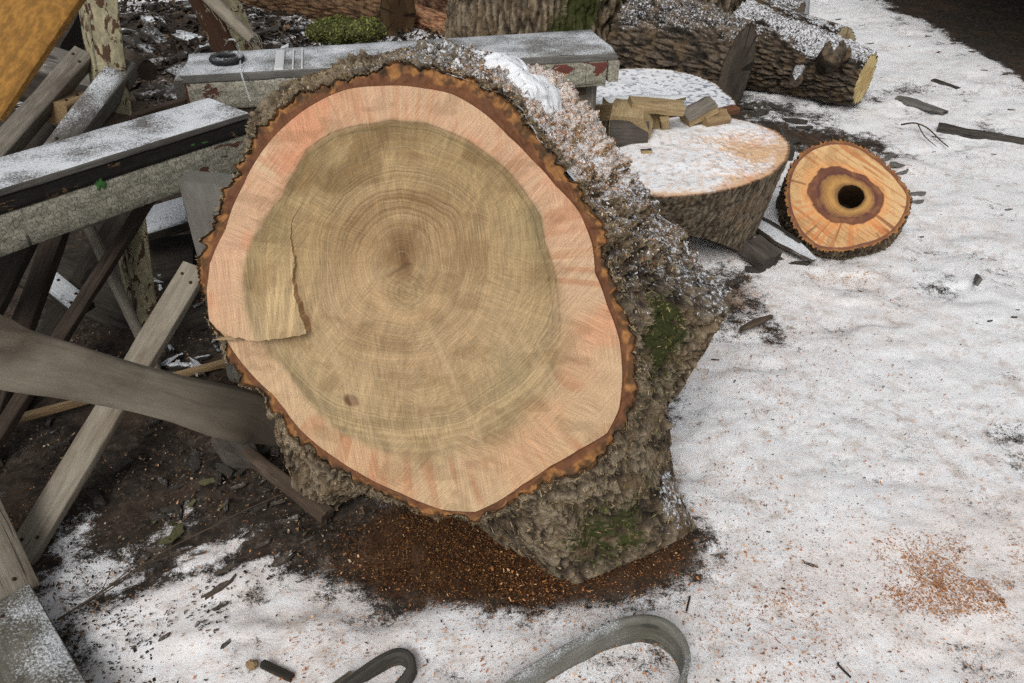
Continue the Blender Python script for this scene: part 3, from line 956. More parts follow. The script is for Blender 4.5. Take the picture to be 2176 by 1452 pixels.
fib = fbm(np.stack([F[..., 0] * 160, F[..., 1] * 10, F[..., 0] * 0], -1), 3, 143)
fl_c = mixc(fl_c, srgb(205, 176, 132), (sstep(.45, .75, fib) * .5 * sq[None] * sstep(.2, .6, tt)[:, None]))
fl_c = fl_c * (0.9 + .2 * fib)[..., None]
topv = P3(F[..., 0], F[..., 1], -hf)
rim = np.concatenate([np.stack([np.arange(nu_) * nv_ + nv_ - 1], 0).ravel(), ((nu_ - 1) * nv_ + np.arange(nv_ - 2, -1, -1)), (np.arange(nu_ - 2, -1, -1) * nv_)])
tv = topv.reshape(-1, 3)
fl_flat = F.reshape(-1, 2)
low = P3(fl_flat[rim, 0] - .004 * 0, fl_flat[rim, 1], np.full(len(rim), .008))
low_in = low + EY * 0.006
nA = len(tv)
rimdup = tv[rim]
VV = np.concatenate([tv, rimdup, low_in])
k_ = np.arange(len(rim) - 1)
qsk = np.stack([nA + k_, nA + k_ + 1, nA + len(rim) + k_ + 1, nA + len(rim) + k_], -1)
cc = fl_c.reshape(-1, 3)
CC = np.concatenate([cc, cc[rim] * .95, np.tile(srgb(176, 132, 96), (len(rim), 1))])
ff = np.concatenate([fl_flat, fl_flat[rim], fl_flat[rim]])
build("torn_flap", VV, np.concatenate([grid_quads(nu_, nv_, False), qsk]), M_FACE, stump, {"Col": CC, "fc": np.c_[ff, ff[:, 0] * 0], "rc": np.r_[l_rc, l_rc[rim], l_rc[rim]], "hw": np.r_[l_hw, l_hw[rim], l_hw[rim]]})
# splinter sticking out at the left end of the tear
s0, s1 = P3(*to_plane([(520, 712)])[0], -.012), P3(*to_plane([(466, 719)])[0], -.02)
sp = sweep("splinter", [s0, s1], [.016, .002], [.008, .002], M_LATH, stump, up=N0, n=10, jit=.002)

# --- loose bark flakes on the flanks, and fibres
fn = rng.random((18000, 2))
ii = (fn[:, 0] * NT).astype(int) % NT
jj = np.clip((fn[:, 1] ** 1.0 * NS).astype(int), 2, NS - 2)
pf, nf = SIDE[ii, jj], NRM[ii, jj]
hb = hgt[ii, jj]
ccf = mixc(srgb(52, 42, 32), srgb(172, 150, 116), np.clip(hb * .5 + rng.random(len(pf)) ** 1.3 * .8 - .1, 0, 1))
ms = moss_a[ii, jj]
ccf = mixc(ccf, srgb(86, 92, 36), (ms > rng.uniform(.12, .4, len(ms))) * .75)
ccf = mixc(ccf, srgb(206, 208, 212), (snow_a[ii, jj] > rng.uniform(.2, .9, len(pf))) * .8)
fi = rng.choice(len(pf), 8000)
chips("bark_fibres", pf[fi], nf[fi], rng.uniform(.008, .020, len(fi)), mixc(srgb(84, 68, 48), srgb(176, 154, 116), rng.random(len(fi))), M_CHIP, stump, .07, 1.4)
chips("bark_flakes", pf, nf, rng.uniform(.003, .009, len(pf)), ccf, M_CHIP, stump, .4, 1.2)

# --- snow cushion on the stump's upper right shoulder
i0, i1 = np.searchsorted(thd[:, 0], 28), np.searchsorted(thd[:, 0], 88)
RS = RR + (lump - .5) * .04
SIDE0 = P3(RS * np.cos(TH), RS * np.sin(TH), DD)
sub, subn, subD = SIDE0[i0:i1], smn[i0:i1], DD[i0:i1]
cs_ = P3(*to_plane([(1150, 178)], .30)[0], .30)
cs2 = P3(*to_plane([(1080, 145)], .32)[0], .32)
ds = np.minimum(np.linalg.norm((sub - cs_) * np.array([1, 1, 1.0]), axis=-1) / .085, np.linalg.norm(sub - cs2, axis=-1) / .06)
sub = sub + subn * .012
thk = .030 * sstep(1.25, .45, ds + (fbm(sub * 22, 3, 150) - .5) * 1.0) - .010 + (fbm(sub * 60, 2, 151) - .5) * .006
sm_pos = sub + np.array([0, 0, .5]) * np.maximum(thk, -.01)[..., None] + subn * thk[..., None] * .8
M_SNOW = M("settled_snow", .8, .3)
_p = M_SNOW.pos()
M_SNOW = M_SNOW.done(M_SNOW.mix(M_SNOW.noise(_p, 90., 3.), (.74, .76, .79), (.88, .89, .90)), M_SNOW.bump(M_SNOW.noise(_p, 140., 4., .7), .5, .006))
o = build("snow_patch", sm_pos.reshape(-1, 3), grid_quads(sub.shape[0], NS, False), M_SNOW, None, None, True, kind="stuff")
set_props(o, "white cushion of snow on top of the huge stump", "snow")

# --- sawdust on the stump shoulder
w = (dust_a * sstep(.02, .1, SV)).ravel()
idx = rng.choice(len(w), 15000, p=w / w.sum())
pts, nn = SIDE.reshape(-1, 3)[idx], smn.reshape(-1, 3)[idx]
pal = np.array([srgb(196, 144, 92), srgb(172, 112, 62), srgb(226, 222, 218), srgb(150, 94, 52), srgb(222, 206, 188), srgb(228, 226, 224)])
o = chips("sawdust_on_stump", pts, nn, rng.uniform(.0025, .008, len(pts)), pal[rng.integers(0, 6, len(pts))] * rng.uniform(.7, 1.1, (len(pts), 1)), M_CHIP, None, .4, .9)
set_props(o, "orange sawdust and snow grains caked on the shoulder of the huge stump", "sawdust")

# --- sawdust heap under the stump
N = 42000
a, r_ = rng.uniform(0, 2 * np.pi, N), np.sqrt(rng.random(N)) * rng.uniform(.6, 1.12, N)
px_, py_ = -.015 + r_ * np.cos(a) * .45, 1.335 + r_ * np.sin(a) * .19
kp_ = rng.random(N) < np.clip(1.5 - r_ + (fbm(np.stack([px_ * 9, py_ * 9, px_ * 0], -1), 3, 170) - .5) * 1.6, 0, 1)
px_, py_ = px_[kp_], py_[kp_]
N = len(px_)
pz_ = ground_z(px_, py_) + .004
pal = np.array([srgb(176, 112, 58), srgb(136, 78, 36), srgb(104, 58, 28), srgb(78, 44, 24), srgb(206, 150, 92), srgb(52, 34, 22)])
o = chips("sawdust_heap", np.stack([px_, py_, pz_], -1), np.tile([0, 0, 1.0], (N, 1)), rng.uniform(.0022, .006, N), pal[rng.choice(6, N, p=[.16, .22, .24, .18, .05, .15])] * rng.uniform(.35, .8, (N, 1)) * np.array([.82, .98, 1.15]), M_CHIP, None, .35, 1.0)
set_props(o, "heap of rust brown sawdust under the huge sawn stump", "sawdust")

# --- specks of sawdust and bark over the snow
N = 150000
sx = rng.uniform(-1.3, 3.0, N)
sy = 0.8 + rng.random(N) ** 1.7 * 3.6
cl = fbm(np.stack([sx * 5, sy * 5, sx * 0], -1), 4, 160)
dens = sstep(.40, .66, cl) * .5 + .10
dens += 1.4 * (1.6 * blob(sx, sy, 1.04, 1.19, .3, .13, -.15) * sstep(.36, .55, fbm(np.stack([sx * 13 + 5, sy * 13 + 5, sx * 0 + 5], -1), 4, 26)) + .5 * blob(sx, sy, .4, 1.3, .5, .4) + .35 * blob(sx, sy, .0, 1.05, .8, .12) + .5 * blob(sx, sy, 1.3, 2.66, .25, .1) + .4 * blob(sx, sy, .8, 2.3, .35, .4))
dens *= np.where(sx < -.5, .5, 1)
keep = rng.random(N) < dens
sx, sy = sx[keep], sy[keep]
N = len(sx)
pal = np.array([srgb(190, 126, 76), srgb(156, 98, 54), srgb(120, 80, 52), srgb(214, 168, 124), srgb(70, 58, 48), srgb(44, 38, 34)])
o = chips("sawdust_specks", np.stack([sx, sy, ground_z(sx, sy) + .014], -1), np.tile([0, 0, 1.0], (N, 1)), rng.uniform(.0014, .0046, N) * rng.choice([1, 1, 1, 1, 1, 2.0], N), pal[rng.choice(6, N, p=[.26, .2, .14, .24, .09, .07])], M_CHIP, None, .4, .35)
set_props(o, "fine orange and dark sawdust specks sprinkled over the snow", "sawdust")

N = 20000
sx, sy = 1.0 + rng.normal(0, .22, N), 1.20 + rng.normal(0, .085, N)
kp = rng.random(N) < .75 * sstep(.46, .66, fbm(np.stack([sx * 12 + 5, sy * 12 + 5, sx * 0], -1), 4, 26))
sx, sy = sx[kp], sy[kp]
N = len(sx)
pal = np.array([srgb(182, 124, 76), srgb(158, 100, 56), srgb(204, 152, 102), srgb(130, 84, 50)])
o = chips("sawdust_scatter", np.stack([sx, sy, ground_z(sx, sy) + .012], -1), np.tile([0, 0, 1.0], (N, 1)), rng.uniform(.0018, .0055, N), pal[rng.integers(0, 4, N)], M_CHIP, None, .45, .5)
set_props(o, "loose tan sawdust scatter on the open snow beyond the wide hoop", "sawdust")


# ------------------------------------------------------------------ logs
def ring_colour(x, y, r, sapc, heartc, darkc, seed, hfrac=.55, step=.006):
    p = np.stack([x, y, 0 * x + seed], -1)
    d = np.hypot(x, y)
    wob = fbm(p * 9, 3, seed) - .5
    ring = .5 + .5 * np.sin((d + wob * .02) * 2 * np.pi / step)
    t = np.arctan2(y, x)
    rayn = noise(np.stack([np.cos(t) * 30, np.sin(t) * 30, d * 6], -1), seed + 1)
    c = mixc(heartc, sapc, sstep(hfrac - .05, hfrac + .05, d / r + wob * .2))
    c = mixc(c, darkc, sstep(.5, .75, fbm(p * 12, 4, seed + 3)) * .55)
    c = c * (1 + (ring - .5) * .22 + (rayn - .5) * .3)[..., None]
    c = mixc(c, np.asarray(darkc) * .25, sstep(.85, .9, noise(np.stack([np.cos(t) * 9, np.sin(t) * 9, 0 * t + seed], -1), seed + 5)) * sstep(.1, .4, d / r) * .8)
    return np.clip(c, .003, .95)


GREYEND = (srgb(120, 108, 90), srgb(98, 86, 70), srgb(62, 52, 42))
PALEEND = (srgb(196, 168, 116), srgb(176, 146, 98), srgb(130, 100, 62))


def log(name, label, A, B, rA, rB, seed, mat=None, ends=(GREYEND, GREYEND), snow=.6, moss=None, nt=240, ns=110, amp=.02, plate_s=22.0, group=None, base=None, dust=0., ecc=.06, bend=.0, cat="log", stubs=()):
    A, B = np.asarray(A, float), np.asarray(B, float)
    mat = mat or M_BARK
    d, s, u = frame_for(B - A)
    L = np.linalg.norm(B - A)
    root = thing(name, label, cat, base if base is not None else np.array([A[0] * .5 + B[0] * .5, A[1] * .5 + B[1] * .5, 0.0]), group)
    t = np.linspace(0, 2 * np.pi, nt, endpoint=False)
    k = np.linspace(0, 1, ns)
    T, K = np.meshgrid(t, k, indexing='ij')
    rr = rA + (rB - rA) * K
    rr = rr * (1 + ecc * np.cos(2 * T + seed) + ecc * .6 * np.cos(3 * T + seed * 2.1)) * (1 + (fbm(np.stack([np.cos(T) * 1.5, np.sin(T) * 1.5, K * L * 3 + seed], -1), 2, seed) - .5) * .16)
    h = bark_h(rr * np.cos(T), rr * np.sin(T), K * L, seed, plate_s * 1.7)
    rd = rr + (h - .45) * amp
    bow = bend * np.sin(np.pi * K)
    V = A + d * (K * L)[..., None] + s * (rd * np.cos(T))[..., None] + u * (rd * np.sin(T) + bow)[..., None]
    n0 = s * np.cos(T)[..., None] + u * np.sin(T)[..., None]
    upn = n0[..., 2]
    sn = sstep(.35, .95, upn + (fbm(V * 6, 3, seed + 4) - .5) * 1.1 + (h - .5) * .5) * snow
    mo = np.zeros_like(sn)
    for (c, rad, st) in (moss or []):
        mo = np.maximum(mo, st * np.exp(-(np.linalg.norm(V - np.asarray(c), axis=-1) / rad) ** 2))
    build("bark", V.reshape(-1, 3), grid_quads(nt, ns, True)[:, ::-1], mat, root, {"h": h.ravel(), "snow": sn.ravel(), "dust": np.full(sn.size, dust), "moss": mo.ravel()})
    for e, (j, ec) in enumerate(((0, ends[0]), (-1, ends[1]))):
        if ec is None: continue
        nr = 40
        kk_ = np.linspace(0, 1, nr)
        ex = (rd[:, j] * np.cos(t))[:, None] * kk_
        ey = (rd[:, j] * np.sin(t))[:, None] * kk_
        off = (.004 if e else -.004) * (1 - kk_ ** 6)
        W = (A if e == 0 else B) + d * off[None, :, None] + s * ex[..., None] + u * (ey + bow[:, j][:, None])[..., None]
        R_ = rA if e == 0 else rB
        c = ring_colour(ex, ey, R_, *ec, seed + 20 + e)
        c = mixc(c, srgb(70, 52, 36), sstep(.93, .97, kk_)[None] * np.ones(nt)[:, None])
        build("cut_end", W.reshape(-1, 3), grid_quads(nt, nr, True)[:, ::(1 if e else -1)], M_SAWN, root, {"Col": c.reshape(-1, 3), "fc": np.stack([ex, ey, ex * 0], -1).reshape(-1, 3)})
    for (p0, p1, ra, rb_) in stubs:
        p0, p1 = np.asarray(p0, float), np.asarray(p1, float)
        dd, s2, u2 = frame_for(p1 - p0)
        n2, m2 = 40, 16
        t2 = np.linspace(0, 2 * np.pi, n2, endpoint=False)
        k2 = np.linspace(0, 1, m2)
        r2 = (ra + (rb_ - ra) * k2)[None] * (1 + .12 * (noise(np.stack([np.cos(t2) * 2, np.sin(t2) * 2, t2 * 0 + seed], -1), seed) - .5))[:, None]
        r2 = r2 * (1 + .25 * (noise(np.stack([np.cos(t2)[:, None] * 5 + 0 * k2, np.sin(t2)[:, None] * 5 + 0 * k2, k2[None] * 4 + 0 * t2[:, None]], -1), seed + 2) - .5))
        k3 = np.r_[k2, np.ones(6)]
        r3 = np.concatenate([r2, r2[:, -1:] * np.linspace(.9, 0, 6)[None]], 1)
        W = p0 + (p1 - p0) * k3[None, :, None] + s2 * (r3 * np.cos(t2)[:, None])[..., None] + u2 * (r3 * np.sin(t2)[:, None])[..., None]
        hh = fbm(W * 40, 3, seed + 8)
        nz = (s2 * np.cos(t2)[:, None] + u2 * np.sin(t2)[:, None])[:, 2][:, None] * np.ones(len(k3))
        build("branch_stub", W.reshape(-1, 3), grid_quads(n2, len(k3), True)[:, ::-1], mat, root, {"h": hh.ravel(), "snow": (sstep(.4, .9, nz) * snow).ravel(), "dust": hh.ravel() * 0, "moss": hh.ravel() * 0})
    return root


# far background timber
log("standing_trunk", "massive grey trunk section with mossy bark patch behind the long plank bench", (.17, 5.35, -.02), (.17, 5.5, 1.25), .52, .47, 301, amp=.05, plate_s=13, snow=.15, moss=[(Uy(1240, 20, 4.95), .16, 1.0), (Uy(1200, 60, 4.95), .14, .9)], ns=140, nt=360)
log("standing_trunk", "upright grey trunk section between mossy trunk and knotted log", (1.02, 5.45, -.02), (1.05, 5.6, 1.2), .42, .38, 307, amp=.045, plate_s=13, snow=.2, ns=120, nt=300)
log("fallen_log", "thick dark furrowed log with grey sawn end behind the split firewood", Uy(1345, 92, 4.82), Uy(1566, 150, 4.42), .31, .235, 311, mat=M_BARKD, ends=(GREYEND, (srgb(94, 86, 74), srgb(80, 72, 62), srgb(52, 46, 40))), amp=.035, plate_s=19, snow=.5, ns=140, nt=300)
log("knotted_log", "dark knotted log with pale yellow sawn end and branch stubs", Uy(1560, 95, 5.1), Uy(1838, 168, 4.55), .23, .135, 317, mat=M_BARKD, ends=(GREYEND, (srgb(206, 184, 130), srgb(190, 162, 108), srgb(150, 120, 76))), snow=.64, amp=.035, stubs=[(Uy(1750, 150, 4.75), Uy(1772, 108, 4.40), .075, .062), (Uy(1790, 140, 4.8), Uy(1792, 112, 4.5), .04, .04), (Uy(1700, 150, 4.7), Uy(1690, 170, 4.42), .045, .035)])
log("snowy_log", "small snow covered log with round cut end behind the knotted log", Uy(1640, 45, 5.6), Uy(1793, 90, 5.05), .10, .09, 319, mat=M_BARKD, ends=(GREYEND, (srgb(150, 136, 104), srgb(130, 112, 84), srgb(84, 70, 52))), snow=.65, amp=.02)
log("rough_log", "rough dark log dusted with snow beside the metal pole", Uy(1530, -5, 6.1), Uy(1690, 50, 5.75), .16, .13, 323, mat=M_BARKD, snow=.6, amp=.03)
log("brown_log", "brown log with split bark and dull sawn end behind the moss", Uy(470, -40, 7.0), Uy(846, 34, 6.0), .21, .20, 331, mat=mat_bark("brown_bark", (.05, .028, .015), (.11, .06, .032), (.2, .12, .06)), ends=(None, (srgb(104, 84, 58), srgb(88, 68, 46), srgb(56, 42, 30))), snow=.12, amp=.016)
log("debarked_log", "reddish debarked log beside the brown log", Uy(820, 20, 6.7), Uy(985, 82, 6.05), .12, .12, 337, mat=mat_bark("reddish_smooth_log", (.14, .06, .03), (.30, .145, .075), (.42, .24, .14)), snow=.3, amp=.005)
log("dark_log", "dark brown log lying above the reddish debarked log", Uy(840, -30, 7.0), Uy(1010, 40, 6.3), .17, .16, 341, mat=mat_bark("dark_brown_bark", (.03, .015, .009), (.07, .033, .02), (.12, .06, .036)), snow=.1, amp=.012)


def mossy_lump(name, label, cat, c, rad, seed, mat, moss, snow):
    n, m_ = 70, 40
    t = np.linspace(0, 2 * np.pi, n, endpoint=False)
    f = np.linspace(0.02, np.pi - .02, m_)
    T, Fv = np.meshgrid(t, f, indexing='ij')
    D = np.stack([np.sin(Fv) * np.cos(T), np.sin(Fv) * np.sin(T), np.cos(Fv)], -1)
    h = fbm(D * 2.5 + seed, 4, seed)
    V = np.asarray(c) + D * np.asarray(rad) * (.65 + .7 * h)[..., None]
    o = build(name, V.reshape(-1, 3), grid_quads(n, m_, True), mat, None, {"h": fbm(V * 30, 3, seed).ravel(), "snow": (sstep(.3, .9, D[..., 2]) * snow).ravel(), "dust": h.ravel() * 0, "moss": (moss * (.5 + h)).ravel()})
    if moss > 0:
        ix = rng.choice(V.reshape(-1, 3).shape[0], 2600)
        chips("moss_tufts", V.reshape(-1, 3)[ix], D.reshape(-1, 3)[ix], rng.uniform(.008, .022, 2600), mixc(srgb(58, 62, 28), srgb(132, 134, 74), rng.random(2600)), M_CHIP, o, .3, 1.2, lift=.6)
    return set_props(o, label, cat)


mossy_lump("mossy_bark", "green mossy slab of bark behind the long plank bench", "bark", Uy(720, 66, 5.2), (.20, .12, .07), 343, M_BARK, .75, .2)
mossy_lump("mossy_bark", "paler mossy bark clump in front of the brown log end", "bark", Uy(775, 64, 5.1), (.13, .1, .06), 347, M_BARK, .65, .35)


def ext_ground(a, b):
    """extend segment a->b until it meets the ground"""
    a, b = np.asarray(a, float), np.asarray(b, float)
    if b[2] <= 0.01 or a[2] <= b[2] + 1e-3: return b
    t = a[2] / (a[2] - b[2])
    return a + (b - a) * t


M_NAIL = M("rusty_nail", .7).done((.03, .016, .010))


def board(name, label, a, b, w, th_, mat, up=(0, -.75, .6), cat="board", group=None, n=40, **kw):
    o = sweep(name, [a, b], w, th_, mat, None, up=up, n=n, **kw)
    if cat == "board" and np.min(w) > .05:
        a_, b__ = np.asarray(a, float), np.asarray(b, float)
        d_ = unit(b__ - a_)
        s_ = unit(np.cross(d_, np.asarray(up, float)))
        u_ = np.cross(s_, d_)
        L_ = np.linalg.norm(b__ - a_)
        for f_, sd__ in ((.035, .5), (.05, -.45), (L_ - .04, .4), (L_ - .06, -.5)):
            c_ = a_ + d_ * f_ + s_ * sd__ * np.mean(w) * .5 + u_ * (np.mean(th_) / 2)
            t_ = np.linspace(0, 2 * np.pi, 10, endpoint=False)
            V_ = np.concatenate([c_ + u_ * h_ + .0045 * r__ * (np.cos(t_)[:, None] * d_ + np.sin(t_)[:, None] * s_) for h_, r__ in ((-.006, 1.), (.0025, 1.), (.0032, .7))])
            q_ = [[k * 10 + i, k * 10 + (i + 1) % 10, k * 10 + 10 + (i + 1) % 10, k * 10 + 10 + i] for k in range(2) for i in range(10)]
            build("nail", V_, q_, M_NAIL, o, None, True, [list(range(20, 30))])
    return set_props(o, label, cat, group)


# metal pole foot
board("metal_pole", "thin grey metal pole standing in the snow behind the logs", Uz(1708, 36, 0), Uy(1722, -160, Uz(1708, 36, 0)[1]), .075, .075, mat_oldwood("galvanised", (.2, .21, .22), (.3, .31, .33), (.42, .43, .45)), cat="pole", round_=True, jit=0)

# ------------------------------------------------------------------ snow covered slab and the firewood round behind the stump


def drum(name, label, top_px, zt, zb_fun, shrink, shift, seed, topcol, mat, snow_side=.3, bottom=True, cat="round", dome=0., amp=.02):
    tp = np.array([Uz(u, v, zt) for u, v in top_px])
    c = tp.mean(0)
    xy = tp[:, :2] - c[:2]
    a = np.arctan2(xy[:, 1], xy[:, 0])
    o_ = np.argsort(a)
    a, r = a[o_], np.hypot(xy[o_, 0], xy[o_, 1])
    nt, ns, nr = 480, 80, 230
    t = np.linspace(-np.pi, np.pi, nt, endpoint=False)
    rt = smooth_per(np.interp(t, np.r_[a - 2 * np.pi, a, a + 2 * np.pi], np.r_[r, r, r]), 6)
    root = thing(name, label, cat, (c[0] + shift[0], c[1] + shift[1], 0))
    k = np.linspace(0, 1, ns)
    T, K = np.meshgrid(t, k, indexing='ij')
    rr = rt[:, None] * (1 + (shrink - 1) * K)
    bx = c[0] + shift[0] * K + rr * np.cos(T)
    by = c[1] + shift[1] * K + rr * np.sin(T)
    zb = zb_fun(bx[:, -1], by[:, -1])
    bz = zt + (zb[:, None] - zt) * K
    h = bark_h(rr * np.cos(T), rr * np.sin(T), bz, seed, 48.)
    dd = (h - .45) * amp
    V = np.stack([bx + dd * np.cos(T), by + dd * np.sin(T), bz], -1)
    build("bark", V.reshape(-1, 3), grid_quads(nt, ns, True)[:, ::-1], mat, root, {"h": h.ravel(), "snow": (np.full(h.shape, .0) + snow_side * sstep(.1, 0, K)).ravel(), "dust": h.ravel() * 0 + .12, "moss": h.ravel() * 0})
    kr_ = np.linspace(0, 1, nr)
    ex = (V[:, 0, 0] - c[0])[:, None] * kr_
    ey = (V[:, 0, 1] - c[1])[:, None] * kr_
    col, cz = topcol(ex, ey, kr_[None] + 0 * ex)
    W = np.stack([c[0] + ex, c[1] + ey, zt + cz * (1 - kr_[None] ** 8)], -1)
    build("sawn_top", W.reshape(-1, 3), grid_quads(nt, nr, True), M_DUST, root, {"Col": col.reshape(-1, 3), "fc": np.stack([ex, ey, ex * 0], -1).reshape(-1, 3)})
    if bottom:
        cb = V[:, -1].mean(0)
        W = cb + (V[:, -1] - cb)[:, None] * np.linspace(1, 0, 12)[None, :, None]
        cl_ = mixc(srgb(92, 80, 62), srgb(70, 60, 46), fbm(W * np.array([12, 12, 40]), 3, seed))
        build("sawn_underside", W.reshape(-1, 3), grid_quads(nt, 12, True)[:, ::-1], M_SAWN, root, {"Col": cl_.reshape(-1, 3), "fc": W.reshape(-1, 3)})
    return root


def top_snow(x, y, k):
    p = np.stack([x, y, 0 * x], -1)
    n1, n2 = fbm(p * 5, 4, 401), fbm(p * 60, 3, 402)
    wood = mixc(srgb(224, 190, 156), srgb(210, 166, 126), fbm(p * 12, 3, 403))
    wood = mixc(wood, srgb(214, 160, 126), sstep(.55, .7, fbm(p * 20, 3, 404)) * .7)
    sn = mixc(np.array([.84, .85, .865]), np.array([.74, .68, .64]), sstep(.45, .7, n2))
    bare = .75 * np.exp(-(((x - .17) / .17) ** 2 + ((y - .0) / .2) ** 2)) + .45 * sstep(.78, 1, k) + .55 * np.exp(-(((x - .1) / .2) ** 2 + ((y + .3) / .08) ** 2))
    f = sstep(.85, .15, bare + (n1 - .5) * .8 + (n2 - .5) * .6)
    c = mixc(wood, sn, f * .95)
    c = mixc(c, srgb(110, 72, 44), sstep(.955, .985, k) * .8)
    c = mixc(c, srgb(90, 82, 76), sstep(.66, .76, fbm(p * 70, 2, 405)) * .35)
    cz = .012 * f + .02 * sstep(.25, .15, np.hypot((x + .1) / 1.1, y)) * .5 + (fbm(p * 9, 3, 406) - .5) * .02
    return c, cz


T2 = [(1490, 245), (1540, 249), (1600, 261), (1650, 279), (1674, 300), (1676, 325), (1655, 355), (1605, 385), (1540, 405), (1470, 416), (1405, 420), (1350, 410), (1315, 370), (1310, 320), (1345, 280), (1410, 252)]
stz = .40
drum("sawn_round", "broad sawn round with snowy top and slanted underside beside the huge stump", T2, stz, lambda x, y: np.clip(.25 - (y - 2.52) * .78 + (x - .75) * -.12, .0, .25), .84, (-.02, .04), 411, top_snow, M_BARKL, .3, amp=.012)


def slab_snow(x, y, k):
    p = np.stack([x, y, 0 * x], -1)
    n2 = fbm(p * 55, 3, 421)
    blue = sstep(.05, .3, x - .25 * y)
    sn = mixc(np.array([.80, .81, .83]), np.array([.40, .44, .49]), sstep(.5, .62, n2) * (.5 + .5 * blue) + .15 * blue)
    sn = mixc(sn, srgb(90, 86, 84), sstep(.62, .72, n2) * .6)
    sn = mixc(sn, srgb(130, 100, 60), sstep(.975, .995, k))
    return sn, (fbm(p * 7, 3, 422) - .5) * .02


TS = [(1200, 195), (1245, 160), (1330, 146), (1420, 148), (1490, 165), (1535, 195), (1562, 232), (1540, 242), (1470, 240), (1390, 246), (1300, 246), (1230, 232)]
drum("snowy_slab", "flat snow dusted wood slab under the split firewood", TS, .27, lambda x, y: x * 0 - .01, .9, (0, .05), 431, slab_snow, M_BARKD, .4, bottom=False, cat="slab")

# --- hollow round leaning on its edge
NR = unit(np.array([-.22, -.66, .72]))
QR = Uy(1805, 420, 2.92)
RX = unit(np.cross((0, 0, 1), NR))
RY = np.cross(NR, RX)
CR = Up(1808, 418, QR, NR)


def tpR(px):
    return np.array([(np.dot(Up(u, v, QR, NR) - CR, RX), np.dot(Up(u, v, QR, NR) - CR, RY)) for u, v in px])


rW = radial(tpR([(1765, 308), (1800, 309), (1850, 335), (1880, 360), (1908, 390), (1926, 415), (1924, 440), (1910, 470), (1893, 490), (1868, 506), (1830, 517), (1780, 526), (1740, 521), (1710, 496), (1690, 462), (1680, 420), (1685, 370), (1700, 342), (1730, 319)]))
rH = radial(tpR([(1770, 357), (1812, 365), (1850, 385), (1874, 410), (1876, 435), (1862, 458), (1835, 472), (1795, 476), (1760, 467), (1735, 450), (1722, 425), (1717, 405), (1720, 385), (1740, 365)]))
NT2 = 300
t2 = np.linspace(-np.pi, np.pi, NT2, endpoint=False)
rw2, rh2 = smooth_per(rW(t2), 3), smooth_per(rH(t2), 4)
hole = .049 * (1 + .03 * np.sin(3 * t2 + 1) + (fbm(np.stack([np.cos(t2) * 3, np.sin(t2) * 3, t2 * 0], -1), 3, 440) - .5) * .10)


def PR(x, y, d=0.):
    return CR + np.asarray(x)[..., None] * RX + np.asarray(y)[..., None] * RY - np.asarray(d)[..., None] * NR


hround = thing("hollow_round", "small leaning log round with dark hole through its orange ringed face", "round", (CR[0], CR[1] - .1, 0))
LR = .20
k = np.linspace(0, 1, 50)
T, K = np.meshgrid(t2, k, indexing='ij')
rr = (rw2 + .017)[:, None] * (1 + .04 * K)
hR = bark_h(rr * np.cos(T), rr * np.sin(T), K * LR, 442, 75.)
dR = (hR - .4) * .020
roR = rr + dR
V = PR(roR * np.cos(T), roR * np.sin(T), K * LR)
build("bark", V.reshape(-1, 3), grid_quads(NT2, 50, True)[:, ::-1], M_BARK, hround, {"h": hR.ravel(), "snow": np.zeros(hR.size), "dust": hR.ravel() * 0 + .1, "moss": hR.ravel() * 0})
nr = 150
kk_ = np.linspace(0, 1, nr)
rf = hole[:, None] + (rw2 - hole)[:, None] * kk_
x, y = rf * np.cos(t2)[:, None], rf * np.sin(t2)[:, None]
p = np.stack([x, y, x * 0], -1)
wob = fbm(p * 18, 3, 445) - .5
hh = rf / rh2[:, None] + wob * .13 + (fbm(p * 45, 3, 460) - .5) * .10
tq = t2[:, None] + 0 * rf
diag = fbm(np.stack([(x * .5 + y * .87) * 190, (x * .87 - y * .5) * 9, x * 0], -1), 3, 446)
wedge = noise(np.stack([np.cos(tq) * 16, np.sin(tq) * 16, rf * 3], -1), 447)
sapc = np.array([.82, .87, .95]) * mixc(srgb(226, 188, 132), srgb(212, 160, 104), fbm(p * 14, 3, 448))
sapc = mixc(sapc, srgb(172, 104, 58), sstep(.50, .70, diag) * .75)
sapc = mixc(sapc, srgb(198, 124, 74), sstep(.45, .7, wedge) * sstep(.2, -.6, np.sin(tq)) * .8)
sapc = mixc(sapc, srgb(214, 150, 92), sstep(1.35, 1.02, hh) * .6)
hc = mixc(srgb(170, 126, 74), srgb(124, 88, 52), fbm(p * 30, 3, 449))
ring = .5 + .5 * np.sin((rf + wob * .006) * 2 * np.pi / .009)
hc = hc * (1 + (ring - .5) * .35)[..., None]
hc = mixc(hc, srgb(190, 146, 84), np.exp(-((hh - .52) / .09) ** 2) * .7)
hc = mixc(hc, mixc(srgb(112, 66, 48), srgb(88, 54, 46), fbm(p * 40, 3, 454)), sstep(.66, .82, hh + (diag - .5) * .1) * .88)
hc = mixc(hc, srgb(84, 48, 50), np.exp(-((hh - .80) / .04) ** 2) * .8)
c = mixc(hc, sapc, sstep(.985, 1.015, hh))
crk_ = sstep(.80, .86, noise(np.stack([np.cos(tq) * 13, np.sin(tq) * 13, tq * 0], -1), 461)) * sstep(.3, .5, noise(np.stack([np.cos(tq) * 13, np.sin(tq) * 13, rf * 14], -1), 462)) * sstep(.7, 1., hh)
c = mixc(c, srgb(120, 70, 42), crk_ * .7)
c = mixc(c, srgb(150, 108, 66), sstep(.55, .7, fbm(p * 22, 4, 463)) * .4)
c = mixc(c, srgb(92, 50, 38), np.exp(-((hh - 1.0) / .02) ** 2) * .6)
c = mixc(c, srgb(70, 46, 28), sstep(.10, .0, kk_)[None] * .6)
